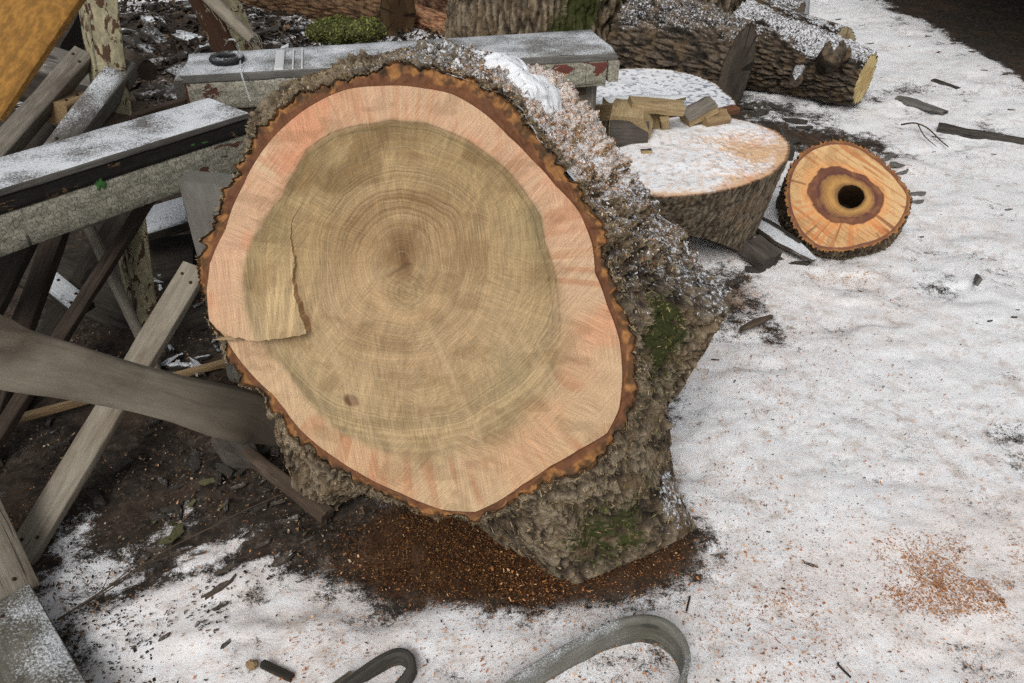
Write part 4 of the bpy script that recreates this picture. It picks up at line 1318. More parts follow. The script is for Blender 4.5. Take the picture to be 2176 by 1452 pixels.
build("cut_face", PR(x, y, x * 0).reshape(-1, 3), grid_quads(NT2, nr, True)[:, ::1], M_SAWN, hround, {"Col": np.clip(c, .003, .9).reshape(-1, 3), "fc": p.reshape(-1, 3)})
kb = np.linspace(0, 1, 10)
rb2 = rw2[:, None] + (roR[:, 0] - rw2)[:, None] * kb
x, y = rb2 * np.cos(t2)[:, None], rb2 * np.sin(t2)[:, None]
p = np.stack([x, y, x * 0], -1)
c = mixc(srgb(116, 76, 56), srgb(150, 104, 60), sstep(.4, .8, kb[None] + (fbm(p * 60, 2, 451) - .5)))
build("bark_rim", PR(x, y, .003 * kb[None] + 0 * x).reshape(-1, 3), grid_quads(NT2, 10, True), M_SAWN, hround, {"Col": c.reshape(-1, 3), "fc": p.reshape(-1, 3)})
kd = np.linspace(0, 1, 16)
hr_ = hole[:, None] * (1 + .12 * (fbm(np.stack([np.cos(t2)[:, None] * 3 + 0 * kd, np.sin(t2)[:, None] * 3 + 0 * kd, kd[None] * 4 + 0 * t2[:, None]], -1), 2, 452) - .5) * kd)
x, y = hr_ * np.cos(t2)[:, None], hr_ * np.sin(t2)[:, None]
c = np.tile(srgb(74, 54, 36), (x.size, 1)) * (.5 + fbm(np.stack([x, y, x * 0 + kd[None]], -1).reshape(-1, 3) * 60, 3, 453))[:, None]
build("hollow", PR(x, y, kd[None] * LR + 0 * x).reshape(-1, 3), grid_quads(NT2, 16, True), M_SAWN, hround, {"Col": c, "fc": np.stack([x, y, x * 0], -1).reshape(-1, 3)})
W = V[:, -1]
Wc = W.mean(0)
W2 = Wc + (W - Wc)[:, None] * np.linspace(1, 0, 8)[None, :, None]
build("back_cut", W2.reshape(-1, 3), grid_quads(NT2, 8, True)[:, ::-1], M_SAWN, hround, {"Col": np.tile(srgb(38, 28, 20), (W2.size // 3, 1)), "fc": W2.reshape(-1, 3)})


# ------------------------------------------------------------------ split firewood
def billet(name, label, a, b, sec, up, bark_edges, seed, group=None, mat=None, barkmat=None):
    """split billet: polygon section along a->b, bark skin over the listed edges"""
    a, b = np.asarray(a, float), np.asarray(b, float)
    d, s, u = frame_for(b - a, up)
    sec = np.asarray(sec, float)
    root = thing(name, label, "firewood", (a + b) / 2 - np.array([0, 0, .02]), group)
    pts, own = [], []
    for k in range(len(sec)):
        k2 = (k + 1) % len(sec)
        for f in np.linspace(0, 1, 6)[:-1]:
            pts.append(sec[k] * (1 - f) + sec[k2] * f)
            own.append(k)
    pts, own = np.array(pts), np.array(own)
    m, n = len(pts), 16
    L = np.linalg.norm(b - a)
    K = np.linspace(0, 1, n)
    off = (fbm(np.stack([K[:, None] * L * 20 + 0 * pts[None, :, 0], pts[None, :, 0] * 40 + 0 * K[:, None], pts[None, :, 1] * 40 + 0 * K[:, None]], -1), 3, seed) - .5) * .012
    pr = unit(pts)
    P_ = pts[None] + pr[None] * off[..., None]
    V = a + d * (K * L)[:, None, None] + s * P_[..., :1] + u * P_[..., 1:]
    gc = np.stack([K[:, None] * L + seed + 0 * P_[..., 0], P_[..., 0], P_[..., 1]], -1)
    q = grid_quads(n, m, False)
    i = np.arange(n - 1)
    q2 = np.stack([i * m + m - 1, (i + 1) * m + m - 1, (i + 1) * m, i * m], -1)
    nv = n * m
    Vf = np.concatenate([V.reshape(-1, 3), V[0], V[-1]])
    gf = np.concatenate([gc.reshape(-1, 3), gc[0], gc[-1]])
    cap = np.r_[np.zeros(nv), np.ones(2 * m)]
    o = build("split_wood", Vf, np.concatenate([q, q2]), mat or M_SPLIT, root, {"gc": gf, "cap": cap}, True, [list(range(nv, nv + m)), list(range(nv + m, nv + 2 * m))[::-1]])
    sharp_by_angle(o, 35)
    if bark_edges:
        sel = [j for j in range(m) if own[j] in bark_edges]
        j0, j1 = sel[0], sel[-1] + 1
        js = [j % m for j in range(j0, j1 + 1)]
        inn, outw = P_[:, js] * .985, P_[:, js] * 1.10
        loop = np.concatenate([inn, outw[:, ::-1]], 1)
        ml = loop.shape[1]
        Vb = a + d * ((K * 1.0) * L)[:, None, None] + s * loop[..., :1] + u * loop[..., 1:]
        gb = np.stack([K[:, None] * L + seed + 0 * loop[..., 0], loop[..., 0], loop[..., 1]], -1)
        qb = np.concatenate([grid_quads(n, ml, False), np.stack([i * ml + ml - 1, (i + 1) * ml + ml - 1, (i + 1) * ml, i * ml], -1)])
        o = build("bark", Vb.reshape(-1, 3), qb, barkmat or M_SPLITB, root, {"gc": gb.reshape(-1, 3), "cap": np.zeros(n * ml)}, True, [list(range(ml)), list(range((n - 1) * ml, n * ml))[::-1]])
        sharp_by_angle(o, 40)
    return root


FG = "split firewood on the snowy slab"
W5 = [(-.075, -.055), (.065, -.06), (.085, -.02), (.05, .045), (-.07, .05)]
c0 = Uz(1332, 264, .468)
billet("firewood", "thick split billet with dark grey face in the firewood pile", c0 + (0, -.05, .0), c0 + (.03, .09, .02), W5, (0, 0, 1), [], 501, FG)
board("weathered_face", "dark weathered end board leaning on the thick split billet", c0 + (-.07, -.062, -.012), c0 + (.075, -.058, -.016), .09, .012, M_SPLITB, up=(0, -1, .3), cat="firewood", group=FG, jit=.006)
c1 = Uz(1338, 220, .535)
billet("firewood", "long flat split stick lying across the firewood pile", c1 + (0, 0, 0), Uz(1450, 231, .505) , [(-.03, -.02), (.03, -.022), (.035, .015), (-.03, .022)], (0, 0, 1), [], 503, FG)
billet("firewood", "short yellow chip block under the long flat stick", Uz(1385, 260, .445), Uz(1392, 246, .445), [(-.035, -.03), (.035, -.03), (.03, .03), (-.03, .03)], (0, 0, 1), [], 505, FG)
billet("firewood", "small upright wedge of split wood beside the chip block", Uz(1414, 272, .425), Uz(1412, 248, .485), [(-.018, -.02), (.02, -.018), (.014, .022), (-.016, .02)], (0, -1, 0), [], 507, FG)
billet("firewood", "grey bark backed billet leaning on a chunk at the pile end", Uz(1452, 253, .435), Uz(1512, 220, .485), [(-.035, -.02), (.045, -.024), (.05, .008), (.0, .03), (-.04, .016)], (0, 0, 1), [2, 3], 509, FG, M_SPLIT, M_GREY)
billet("firewood", "five sided brown chunk under the leaning billet", Uz(1490, 257, .43), Uz(1538, 246, .43), [(-.035, -.03), (.03, -.034), (.045, .0), (.01, .03), (-.035, .024)], (0, 0, 1), [], 511, FG, M_LATH)
billet("firewood", "tiny split block lying alone on the snowy round", Uz(1362, 326, .415), Uz(1384, 325, .415), [(-.014, -.012), (.014, -.012), (.012, .014), (-.012, .012)], (0, 0, 1), [2], 513, FG)
billet("firewood", "brown split piece wedged between the stump and the firewood", Uz(1255, 240, .42), Uz(1306, 234, .44), [(-.03, -.03), (.03, -.03), (.02, .03), (-.03, .02)], (0, 0, 1), [], 515, FG, M_LATH)
board("bark_slab", "thin bark slab with yellow edge behind the split firewood", Uz(1290, 222, .31), Uz(1452, 207, .30), [.10, .13, .05], [.025, .022, .012], mat_oldwood("bark_slab_snow", (.09, .065, .03), (.2, .15, .07), (.3, .24, .12), (.75, .5, .85, 120., 4.)), up=(0, 0, 1), cat="bark", jit=.01)
board("red_chip", "red brown bark strip on the snow of the broad round", Uz(1318, 300, .41), Uz(1448, 277, .41), [.05, .06, .008], [.02, .03, .005], M_BROWN, up=(0, 0, 1), cat="bark", jit=.012)
board("red_block", "red brown wood end at the tip of the snowy slab", Uz(1532, 240, .27), Uz(1562, 232, .26), .05, .03, mat_oldwood("red_brown_wood", (.07, .03, .015), (.16, .07, .035), (.24, .12, .06)), up=(0, 0, 1), cat="board")
board("short_board", "short grey dusted board between plank bench and snowy slab", Uz(1200, 172, .45), Uz(1262, 158, .45), .15, .03, M_GREYS, up=(0, -.1, 1), cat="board")

# ------------------------------------------------------------------ long plank bench behind the stump
ZA = .75
A0, A1 = Uz(388, 137, ZA), Uz(1288, 86, ZA)
benchA = thing("plank_bench", "long grey painted plank bench behind the stump, thinly dusted with snow", "bench", ((A0[0] + A1[0]) / 2, (A0[1] + A1[1]) / 2, 0))
dA = unit(A1 - A0)
pA = np.array([dA[1], -dA[0], 0])      # towards the camera
sweep("top_plank", [A0 + (0, 0, -.014), A1 + (0, 0, -.014)], [.26, .33], .028, M_TOPA, benchA, n=120, jit=.002, ragged=.02)
fr0, fr1 = A0 + pA * .118 + dA * .02, A1 + pA * .150 - dA * .045
sweep("front_board", [fr0 + (0, 0, -.075), fr1 + (0, 0, -.072)], .09, .022, M_PEEL, benchA, up=pA, n=120, jit=.002)
sweep("front_board", [fr1 - dA * .34 + pA * .003 + (0, 0, -.07), fr1 - dA * .0 + pA * .003 + (0, 0, -.07)], .075, .022, M_PEELR, benchA, up=pA, n=40, jit=.003)
sweep("end_block", [A1 - dA * .02 + pA * .17 + (0, 0, -.065), A1 - dA * .02 - pA * .15 + (0, 0, -.065)], .04, .075, M_PEEL, benchA, n=20, jit=.002)
sweep("end_block", [A0 + dA * .0 + pA * .10 + (0, 0, -.075), A0 + dA * .0 - pA * .12 + (0, 0, -.075)], .05, .10, M_GREYS, benchA, n=20)
sweep("red_board", [fr0 - dA * .01 + pA * -.004 + (0, 0, -.085), fr0 + dA * .14 + pA * -.004 + (0, 0, -.095)], .12, .02, mat_oldwood("red_brown_board", (.05, .02, .012), (.10, .042, .028), (.15, .07, .05)), benchA, up=pA, n=20)
sweep("rail", [A0 + dA * .05 + pA * .09 + (0, 0, -.14), A1 - dA * .1 + pA * .08 + (0, 0, -.14)], .05, .05, M_BROWN, benchA, n=40)
for f in (.04, .93):
    b_ = A0 + (A1 - A0) * f + pA * .06
    sweep("leg", [(b_[0], b_[1], -.02), (b_[0], b_[1], ZA - .03)], .10, .07, M_GREY, benchA, up=pA, n=24)
    b_ = A0 + (A1 - A0) * f - pA * .09
    sweep("leg", [(b_[0], b_[1], -.02), (b_[0], b_[1], ZA - .03)], .10, .07, M_GREY, benchA, up=pA, n=24)
M_PALEP = M("pale_strip", .5)
M_PALEP = M_PALEP.done((.55, .56, .55))
for f, wv in ((.215, .030), (.245, .006), (.265, .006)):
    b_ = A0 + (A1 - A0) * f
    sweep("pale_strip", [b_ + pA * .135 + (0, 0, -.03), b_ + pA * .13 + (0, 0, .003), b_ - pA * .10 + (0, 0, .003)], wv, .003, M_PALEP, benchA, n=30, jit=.001, curve=False)

# black ring lying on the bench
cR = Uz(482, 124, ZA + .012)
n1, n2 = 64, 16
a_, b_ = np.meshgrid(np.linspace(0, 2 * np.pi, n1, endpoint=False), np.linspace(0, 2 * np.pi, n2 + 1), indexing='ij')
rt_ = .013 * (1 + .25 * (noise(np.stack([np.cos(a_) * 9, np.sin(a_) * 9, b_ * 2], -1), 521) - .5))
Vr = cR + np.stack([(.046 + rt_ * np.cos(b_)) * np.cos(a_), (.046 + rt_ * np.cos(b_)) * np.sin(a_), rt_ * np.sin(b_)], -1)
mr = M("black_rubber", .7)
cr_, _ = mr.snow(mr.mix(.5, (.012, .012, .012), (.03, .03, .03)), .34, .3, .9, 260., 8.)
o = build("rubber_ring", Vr.reshape(-1, 3), grid_quads(n1, n2 + 1, True), mr.done(cr_))
set_props(o, "black rubber ring dusted with snow on the long plank bench", "ring")
# clear plastic strap hanging over the bench edge
mp = M("clear_plastic", .18, .5)
mp.b.inputs["Transmission Weight"].default_value = .75
mp.b.inputs["IOR"].default_value = 1.2
mp = mp.done((.85, .87, .88))
zz = ZA + .004
pth = [Uz(478, 96, zz + .02), Uz(487, 84, zz + .06), Uz(500, 86, zz + .06), Uz(509, 110, zz + .01)]
e1 = A0 + dA * .16 + pA * .15
pth += [np.array([Uz(519, 152, zz)[0], e1[1] - .012, zz]), np.array([Uy(532, 215, e1[1] - .02)[0], e1[1] - .02, Uy(532, 215, e1[1] - .02)[2]])]
o = sweep("plastic_strap", pth, .006, .0015, mp, None, up=(0, -.7, .7), n=60, jit=0)
set_props(o, "clear plastic strap looped over the long plank bench by the rubber ring", "strap")

# ------------------------------------------------------------------ near bench, left of the stump
ZB = .75
B0, B1 = Uz(0, 368, ZB), Uz(492, 222, ZB)
B0 = B0 + (B0 - B1) * .7
benchB = thing("plank_bench", "plank bench beside the stump with thick snow and peeling cream front board", "bench", (-.95, 2.1, 0))
dB = unit(B1 - B0)
pB = np.array([dB[1], -dB[0], 0])
sweep("top_plank", [B0 + (0, 0, -.008), B1 + (0, 0, -.008)], .205, .018, M_TOPB, benchB, n=90, jit=.002, ragged=.03)
sweep("edge_board", [B0 + (0, 0, -.039), B1 - dB * .02 + (0, 0, -.039)], .198, .042, M_EDGE, benchB, n=90, jit=.003)
sweep("front_board", [B0 + pB * .078 + (0, 0, -.113), B1 + dB * .13 + pB * .078 + (0, 0, -.113)], .10, .035, M_PEEL, benchB, up=pB, n=110, jit=.003)
sweep("inner_board", [B1 - dB * .22 + pB * .06 + (0, 0, -.125), B1 + dB * .12 + pB * .06 + (0, 0, -.12)], .12, .02, mat_oldwood("bare_brown_board", (.10, .065, .05), (.19, .13, .10), (.27, .2, .16)), benchB, up=pB, n=30)
lg = np.array([Uy(460, 560, 2.0)[0], 2.02, 0])
M_LEG = mat_oldwood("concrete_grey_leg", (.10, .095, .082), (.165, .157, .137), (.215, .205, .182), None, (.11, .1, .085), .5, .35)
sweep("leg", [(-.795, 2.0, -.02), (-.795, 2.0, .68)], .17, .07, M_LEG, benchB, up=(-.2, -1, 0), n=40, jit=.002)
b_ = B0 + dB * .12
sweep("leg", [(b_[0], b_[1], -.02), (b_[0], b_[1], .68)], .15, .07, M_GREY, benchB, up=pB, n=24)
m_ = M("green_paint", .6)
m_ = m_.done(m_.mix(m_.noise(m_.pos(), 120., 4.), (.03, .09, .025), (.07, .2, .05)))
for (u_, v_, ww, hh_) in ((212, 388, .035, .034), (435, 303, .03, .008), (410, 308, .015, .007)):
    f0 = Up(u_, v_, B0 + pB * .0975, pB)
    n_, q_ = 26, 10
    t_ = np.linspace(0, 2 * np.pi, n_, endpoint=False)
    rr_ = 1 + .5 * (noise(np.stack([np.cos(t_) * 2, np.sin(t_) * 2, t_ * 0 + u_], -1), 530) - .5) * 2
    kq = np.linspace(0, 1, q_)
    Vg = f0 + pB * (.0025 * (1 - kq ** 4) - .001)[None, :, None] + dB * ((np.cos(t_) * rr_ * ww / 2)[:, None] * kq)[..., None] + np.array([0, 0, 1.]) * ((np.sin(t_) * rr_ * hh_ / 2)[:, None] * kq)[..., None]
    build("paint_patch", Vg.reshape(-1, 3), grid_quads(n_, q_, True), m_, benchB)

# ------------------------------------------------------------------ boards and posts at left
pt = Uy(188, -60, 2.68)
pbm = np.array([-1.27, 2.27, -.02])
post = thing("steel_post", "rusty angle steel post with flaking cream paint behind the peeling bench", "post", (-1.27, 2.27, 0))
ax = unit(pt - pbm)
sd1 = unit(np.cross(ax, (0, -1, 0)))
sweep("flange", [pbm + (.03, 0, 0), pt + (.03, 0, 0)], [.065, .09], .008, M_RUST, post, up=(.15, -1, .3), n=80, jit=.001)
sweep("flange", [pbm + (-.032, .012, 0), pt + (-.04, .012, 0)], [.05, .07], .008, M_RUST, post, up=(-.75, -.7, .2), n=80, jit=.001)
o = board("ochre_board", "ochre painted flaking board slanting across the rusty post", Uy(-62, 222, 1.98), Uy(150, -90, 2.3), .165, .03, M_OCHRE, up=(.1, -.85, .5), n=60)
p1_, p2_ = Uy(425, -70, 3.25), Uy(505, 110, 3.3)
p2_ = ext_ground(p1_, p2_)
beam = thing("rusty_post", "dark rust brown post with flakes of cream paint behind the frayed pole", "post", (p2_[0], p2_[1], 0))
sweep("flange", [p1_ + (.05, 0, 0), p2_ + (.05, 0, 0)], .085, .01, M_RUST, beam, up=(.35, -1, .3), n=70, jit=.001)
sweep("flange", [p1_ + (-.05, .0, 0), p2_ + (-.05, .0, 0)], .12, .01, M_RUSTD, beam, up=(-.45, -1, .2), n=70, jit=.001)
fp = thing("frayed_pole", "grey frayed wooden pole resting on the long plank bench", "pole", Uz(548, 93, ZA))
f0, f1 = Uy(385, -60, 3.2), Uz(538, 86, ZA + .02)
sweep("pole", [f0, f1], [.05, .05, .05, .035], [.05, .05, .05, .03], M_PALE, fp, n=60, round_=True, jit=.008, up=(0, 0, 1))
for k in range(16):
    e = f1 + rng.normal(0, .012, 3)
    tip = f1 + unit(f1 - f0) * rng.uniform(.02, .06) + rng.normal(0, .016, 3)
    sweep("fibre", [f1 - unit(f1 - f0) * .05 + rng.normal(0, .008, 3), e, tip], [.005, .001], [.005, .001], M_PALE, fp, n=8, jit=0, round_=True, sides=5)

LG = "loose grey boards stacked behind the peeling bench"
board("grey_board", "weathered grey board leaning steeply beside the ochre board", Uy(182, 118, 2.62), Uy(-70, 400, 2.12), .062, .055, M_GREY, up=(.25, -.6, .75), group=LG, ragged=.01)
board("grey_board", "snow dusted grey beam with square cut end leaning beside the steep board", Uy(268, 142, 2.64), Uy(120, 335, 2.26), .075, .07, M_GREYS, up=(.25, -.6, .75), group=LG)
board("dark_board", "flat dark grey board behind the leaning grey boards", Uy(20, 105, 2.85), Uy(255, 180, 2.75), .13, .03, M_GREYS, up=(0, -.35, 1), group=LG)
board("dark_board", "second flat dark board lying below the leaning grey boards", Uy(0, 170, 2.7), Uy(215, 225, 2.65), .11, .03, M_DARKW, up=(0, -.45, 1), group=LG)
board("block_end", "yellowish block end between the two leaning grey boards", Uy(112, 240, 2.42), Uy(172, 215, 2.55), .10, .07, M_LATH, up=(0, -.6, .8), group=LG)
board("brown_board", "brown triangular board end behind the peeling bench", Uy(195, 270, 2.45), Uy(312, 228, 2.62), [.10, .09, .02], .03, M_BROWN, up=(0, -.5, .9), group=LG)
board("thin_lath", "thin brown lath reaching to the end of the long bench", Uy(285, 250, 2.5), Uy(425, 204, 2.75), .022, .02, M_BROWN, up=(0, -.3, 1), group=LG)
board("broken_branch", "short broken branch end poking past the rusty post", Uy(215, 92, 3.0), Uy(318, 152, 2.75), [.05, .07], [.05, .07], M_BROWN, round_=True, jit=.012, cat="branch", ragged=.02)
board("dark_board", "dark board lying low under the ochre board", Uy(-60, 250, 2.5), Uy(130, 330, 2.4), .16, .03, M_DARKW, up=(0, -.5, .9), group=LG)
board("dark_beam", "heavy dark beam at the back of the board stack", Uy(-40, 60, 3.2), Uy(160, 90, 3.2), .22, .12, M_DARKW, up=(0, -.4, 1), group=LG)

UG = "shade-darkened boards crossed under the peeling bench"
a_, b_ = Uy(129, 473, 2.2), Uy(45, 705, 1.8)
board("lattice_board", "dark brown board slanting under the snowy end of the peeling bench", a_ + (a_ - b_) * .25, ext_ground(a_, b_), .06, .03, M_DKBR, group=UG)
a_, b_ = Uy(332, 398, 2.25), Uy(122, 728, 1.72)
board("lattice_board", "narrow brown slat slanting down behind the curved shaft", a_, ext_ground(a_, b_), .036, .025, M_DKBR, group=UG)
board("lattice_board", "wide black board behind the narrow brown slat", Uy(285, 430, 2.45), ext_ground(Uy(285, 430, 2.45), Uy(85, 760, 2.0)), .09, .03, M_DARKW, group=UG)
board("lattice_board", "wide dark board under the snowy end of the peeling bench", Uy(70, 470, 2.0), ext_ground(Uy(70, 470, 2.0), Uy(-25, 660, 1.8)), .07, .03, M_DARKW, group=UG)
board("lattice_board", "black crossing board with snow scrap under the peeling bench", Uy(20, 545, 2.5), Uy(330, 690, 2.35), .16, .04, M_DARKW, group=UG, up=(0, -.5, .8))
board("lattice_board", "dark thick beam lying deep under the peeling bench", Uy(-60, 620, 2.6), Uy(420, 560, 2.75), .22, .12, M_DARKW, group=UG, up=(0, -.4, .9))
board("snowy_board", "snow topped dark board glimpsed through the gap beside the bench leg", Uy(262, 492, 2.7), Uy(440, 440, 2.8), .20, .035, M_DARKS, up=(0, -.1, 1), group=UG)
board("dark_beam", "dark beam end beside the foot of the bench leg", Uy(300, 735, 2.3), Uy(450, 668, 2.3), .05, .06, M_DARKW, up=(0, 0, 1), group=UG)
board("snowy_board", "short black board with a white snow scrap beside the round pole", Uy(95, 590, 2.2), Uy(180, 660, 2.1), .07, .03, M_DARKS, up=(.2, -.3, 1), group=UG)
board("shade_backing", "broad black backing added for the darkness under the peeling bench", Uy(-120, 560, 3.0), Uy(370, 560, 3.0), .55, .03, M_DARKW, up=(0, -1, .1), group=UG)  # dark sheet standing in for the deep shade behind the boards
a_, b_ = Uy(222, 553, 2.15), Uy(302, 722, 2.05)
board("round_pole", "thin grey round pole leaning under the peeling bench", a_ + (a_ - b_) * .4, ext_ground(a_, b_), .032, .032, M_GREY, round_=True, cat="pole", jit=.003)
a_, b_ = Uy(418, 568, 1.93), Uz(48, 1180, 0)
board("prop_board", "pale grey board propped from the ground against the bench leg", a_, b_ + (b_ - a_) * .01, .078, .024, M_PALE, up=(-.25, -.8, .55), n=60)
board("fresh_lath", "thin yellow lath lying on the dark soil behind the curved shaft", Uz(30, 892, .02), Uz(490, 768, .03), .02, .018, M_LATH, up=(0, 0, 1), cat="lath")
M_SHAFT = M("sled_shaft_wood", .85)
_m = M_SHAFT
_g = _m.attr("gc", True)
_a = _m.noise(_m.map(_g, (5, 45, 45)), 1., 5., .62, .4)
_b = _m.noise(_m.map(_g, (9, 14, 14)), 1., 5., .65)
_x = _m.n("SeparateXYZ", {0: _m.pos()}, out=0)
_c = _m.ramp(_m.math('ADD', _m.math('MULTIPLY', _a, .5), _m.math('MULTIPLY', _b, .5)), [(.3, (.12, .10, .075)), (.5, (.22, .19, .145)), (.68, (.31, .275, .215))])
_w = _m.ss(_m.math('ADD', _x, _m.math('MULTIPLY', _m.math('SUBTRACT', _b, .5), .12)), -.80, -.62)
_c = _m.mix(_m.math('MULTIPLY', _w, .85), _c, _m.mix(_a, (.025, .02, .015), (.085, .068, .05)))     # damp rotten end
M_SHAFT = _m.done(_c, _m.bump(_a, .5, .006))
pr_ = [Uy(-160, 672, 1.10), Uy(0, 752, 1.2), Uy(150, 790, 1.28), Uy(300, 828, 1.38), Uy(450, 868, 1.48), Uy(540, 893, 1.55), Uy(596, 930, 1.60)]
o = sweep("curved_shaft", pr_, [.135, .128, .115, .105, .10, .105, .125, .13, .05], [.045, .045, .04, .04, .045, .045, .03], M_SHAFT, None, up=(.1, -.78, .62), n=110, jit=.003, bev=.3)
set_props(o, "broad curved wooden sled shaft with its dark tip against the stump", "shaft")
board("foot_lath", "brown broken lath lying from the shaft tip to the stump's root", Uz(500, 945, .05), Uz(700, 1100, .02), [.03, .04], .03, M_BROWN, up=(0, 0, 1), cat="lath", jit=.006, ragged=.015)
board("root_scrap", "twisted dark root scrap under the tip of the curved shaft", Uz(470, 925, .06), Uz(545, 985, .03), [.05, .08, .03], [.03, .05, .03], M_BARK and M_SPLITB, up=(0, 0, 1), cat="root", jit=.02)
e0, e1 = Uz(78, 1268, .05), Uz(200, 1480, .05)
sdv = unit(np.cross(e1 - e0, (0, 0, 1)))
if sdv[0] > 0: sdv = -sdv
board("flat_plank", "snow dusted plank lying flat under the foot of the pale leaning plank", e0 + sdv * .13 - unit(e1 - e0) * .02, e1 + sdv * .13 + unit(e1 - e0) * .25, .26, .05, mat_oldwood("wet_plank_snow", (.06, .055, .042), (.13, .12, .095), (.2, .185, .15), (.44, .5, .85, 170., 6.), (.05, .045, .03), .5), up=(0, 0, 1), n=60)
lt = Uz(20, 1292, .055)
board("leaning_plank", "pale grey plank leaning with its foot on the flat snowy plank", lt + (-.03, .01, 0), Uy(-150, 960, 1.36), .17, .03, M_PALE, up=(.75, -.45, .6), n=50)

# ------------------------------------------------------------------ bent wood hoops in the foreground
hp = [(1010, 1510), (1085, 1452), (1150, 1408), (1230, 1362), (1300, 1328), (1360, 1312), (1410, 1320), (1445, 1350), (1461, 1395), (1452, 1440), (1425, 1500), (1395, 1560)]
pth = [Uz(u, v, .085) for u, v in hp]
pth = [p - np.array([0, 0, .042]) for p in pth]
M_HOOP = mat_oldwood("grey_green_bent_wood", (.09, .088, .072), (.16, .157, .132), (.23, .226, .19), (.36, -.6, .5, 300., 5.), (.06, .05, .03), .5)
o = sweep("bent_hoop", pth, .013, .090, M_HOOP, None, up=(0, 0, 1), n=140, jit=.002, bev=.25)
set_props(o, "wide grey bent wood hoop standing on edge in the snow", "hoop")
hp = [(640, 1540), (720, 1462), (775, 1420), (820, 1392), (848, 1383), (868, 1392), (874, 1412), (862, 1436), (830, 1470), (770, 1530)]
pth = [Uz(u, v, .044) - np.array([0, 0, .022]) for u, v in hp]
o = sweep("bent_loop", pth, .018, .048, mat_oldwood("dark_bent_wood", (.03, .028, .024), (.06, .056, .048), (.10, .094, .08)), None, up=(0, 0, 1), n=100, jit=.001, bev=.5)
set_props(o, "narrow dark bent wood loop in the snow beside the wide hoop", "hoop")
board("loop_ferrule", "pale ferrule end of the stick beside the dark loop", Uz(700, 1475, .03), Uz(752, 1437, .03), .03, .03, M_PALE, up=(0, 0, 1), cat="stick", round_=True, n=14)
board("short_stick", "short dark broken stick lying in the snow beside the tiny cap", Uz(556, 1410, .02), Uz(624, 1442, .02), .016, .012, M_DARKW, up=(0, 0, 1), cat="stick", ragged=.006, n=20)
cN = Uz(535, 1413, .02)
o = mossy_lump("acorn_cap", "tiny round yellow brown cap beside the short dark stick", "acorn", cN, (.012, .010, .010), 541, M_LATH, 0, 0)

# ------------------------------------------------------------------ litter: bark pieces, sticks, twigs


def bark_mesh(seed, mat):
    r = np.random.default_rng(seed)
    n = 13
    t = (np.arange(n) + r.uniform(-.35, .35, n)) * 2 * np.pi / n
    e_ = r.uniform(2.5, 5)
    rad = (np.abs(np.cos(t)) ** e_ + np.abs(np.sin(t)) ** e_) ** (-1 / e_) * r.uniform(.6, 1.0, n)
    x, y = rad * np.cos(t), rad * np.sin(t) * r.uniform(.18, .5)
    x = x + y * r.uniform(-.8, .8)
    top = np.stack([x * .92, y * .9, .16 + r.uniform(-.05, .08, n) - .25 * y * y], -1)
    mid = np.stack([x, y, r.uniform(-.02, .06, n)], -1)
    bot = np.stack([x * .9, y * .9, np.full(n, -.12)], -1)
    c = np.array([[0, 0, .2 + r.uniform(-.03, .06)], [0, 0, -.12]])
    V = np.concatenate([top, mid, bot, c])
    q, ex = [], []
    for k in range(n):
        k2 = (k + 1) % n
        q.append([n + k, n + k2, k2, k])
        q.append([2 * n + k, 2 * n + k2, n + k2, n + k])
        ex.append([k, k2, 3 * n])
        ex.append([2 * n + k2, 2 * n + k, 3 * n + 1])
    gc = V * np.array([.2, .2, .2]) + seed
    o = build("bark_piece", V, q, mat, None, {"gc": gc, "cap": np.zeros(len(V))}, True, ex)
    me = o.data
    o.data.set_sharp_from_angle(angle=R(35))
    bpy.data.objects.remove(o)
    return me


M_LIT = mat_oldwood("bark_litter", (.022, .019, .016), (.05, .043, .036), (.10, .088, .075), (.22, .3, .9, 160., 6.))
M_LITS = mat_oldwood("bark_litter_snow", (.018, .015, .012), (.042, .036, .03), (.085, .074, .062), (.46, .3, .9, 70., 4.))
M_LITG = mat_oldwood("grey_bark_litter", (.07, .066, .06), (.14, .132, .12), (.22, .21, .19), (.25, .3, .9, 120., 6.))
LM = [bark_mesh(600 + k, M_LIT) for k in range(7)]
M_LITB = mat_oldwood("brown_bark_litter", (.04, .032, .025), (.085, .068, .052), (.16, .13, .10), (.36, .3, .9, 120., 6.))
LMB = [bark_mesh(680 + k, M_LITB) for k in range(7)]
LS = [bark_mesh(620 + k, M_LITS) for k in range(7)]
LGm = [bark_mesh(640 + k, M_LITG) for k in range(5)]


def litter(mesh, p, size, rz, label, group, tilt=.15, name="bark_piece", flat=1.0, cat="bark"):
    o = bpy.data.objects.new(name, mesh)
    z = ground_z(np.array([p[0]]), np.array([p[1]]))[0]
    o.location = (p[0], p[1], z + .009 + .03 * size * flat)
    o.rotation_euler = (random.uniform(-tilt, tilt), random.uniform(-tilt, tilt), rz)
    o.scale = (size, size, size * flat)
    COL.objects.link(o)
    return set_props(o, label, cat, group)


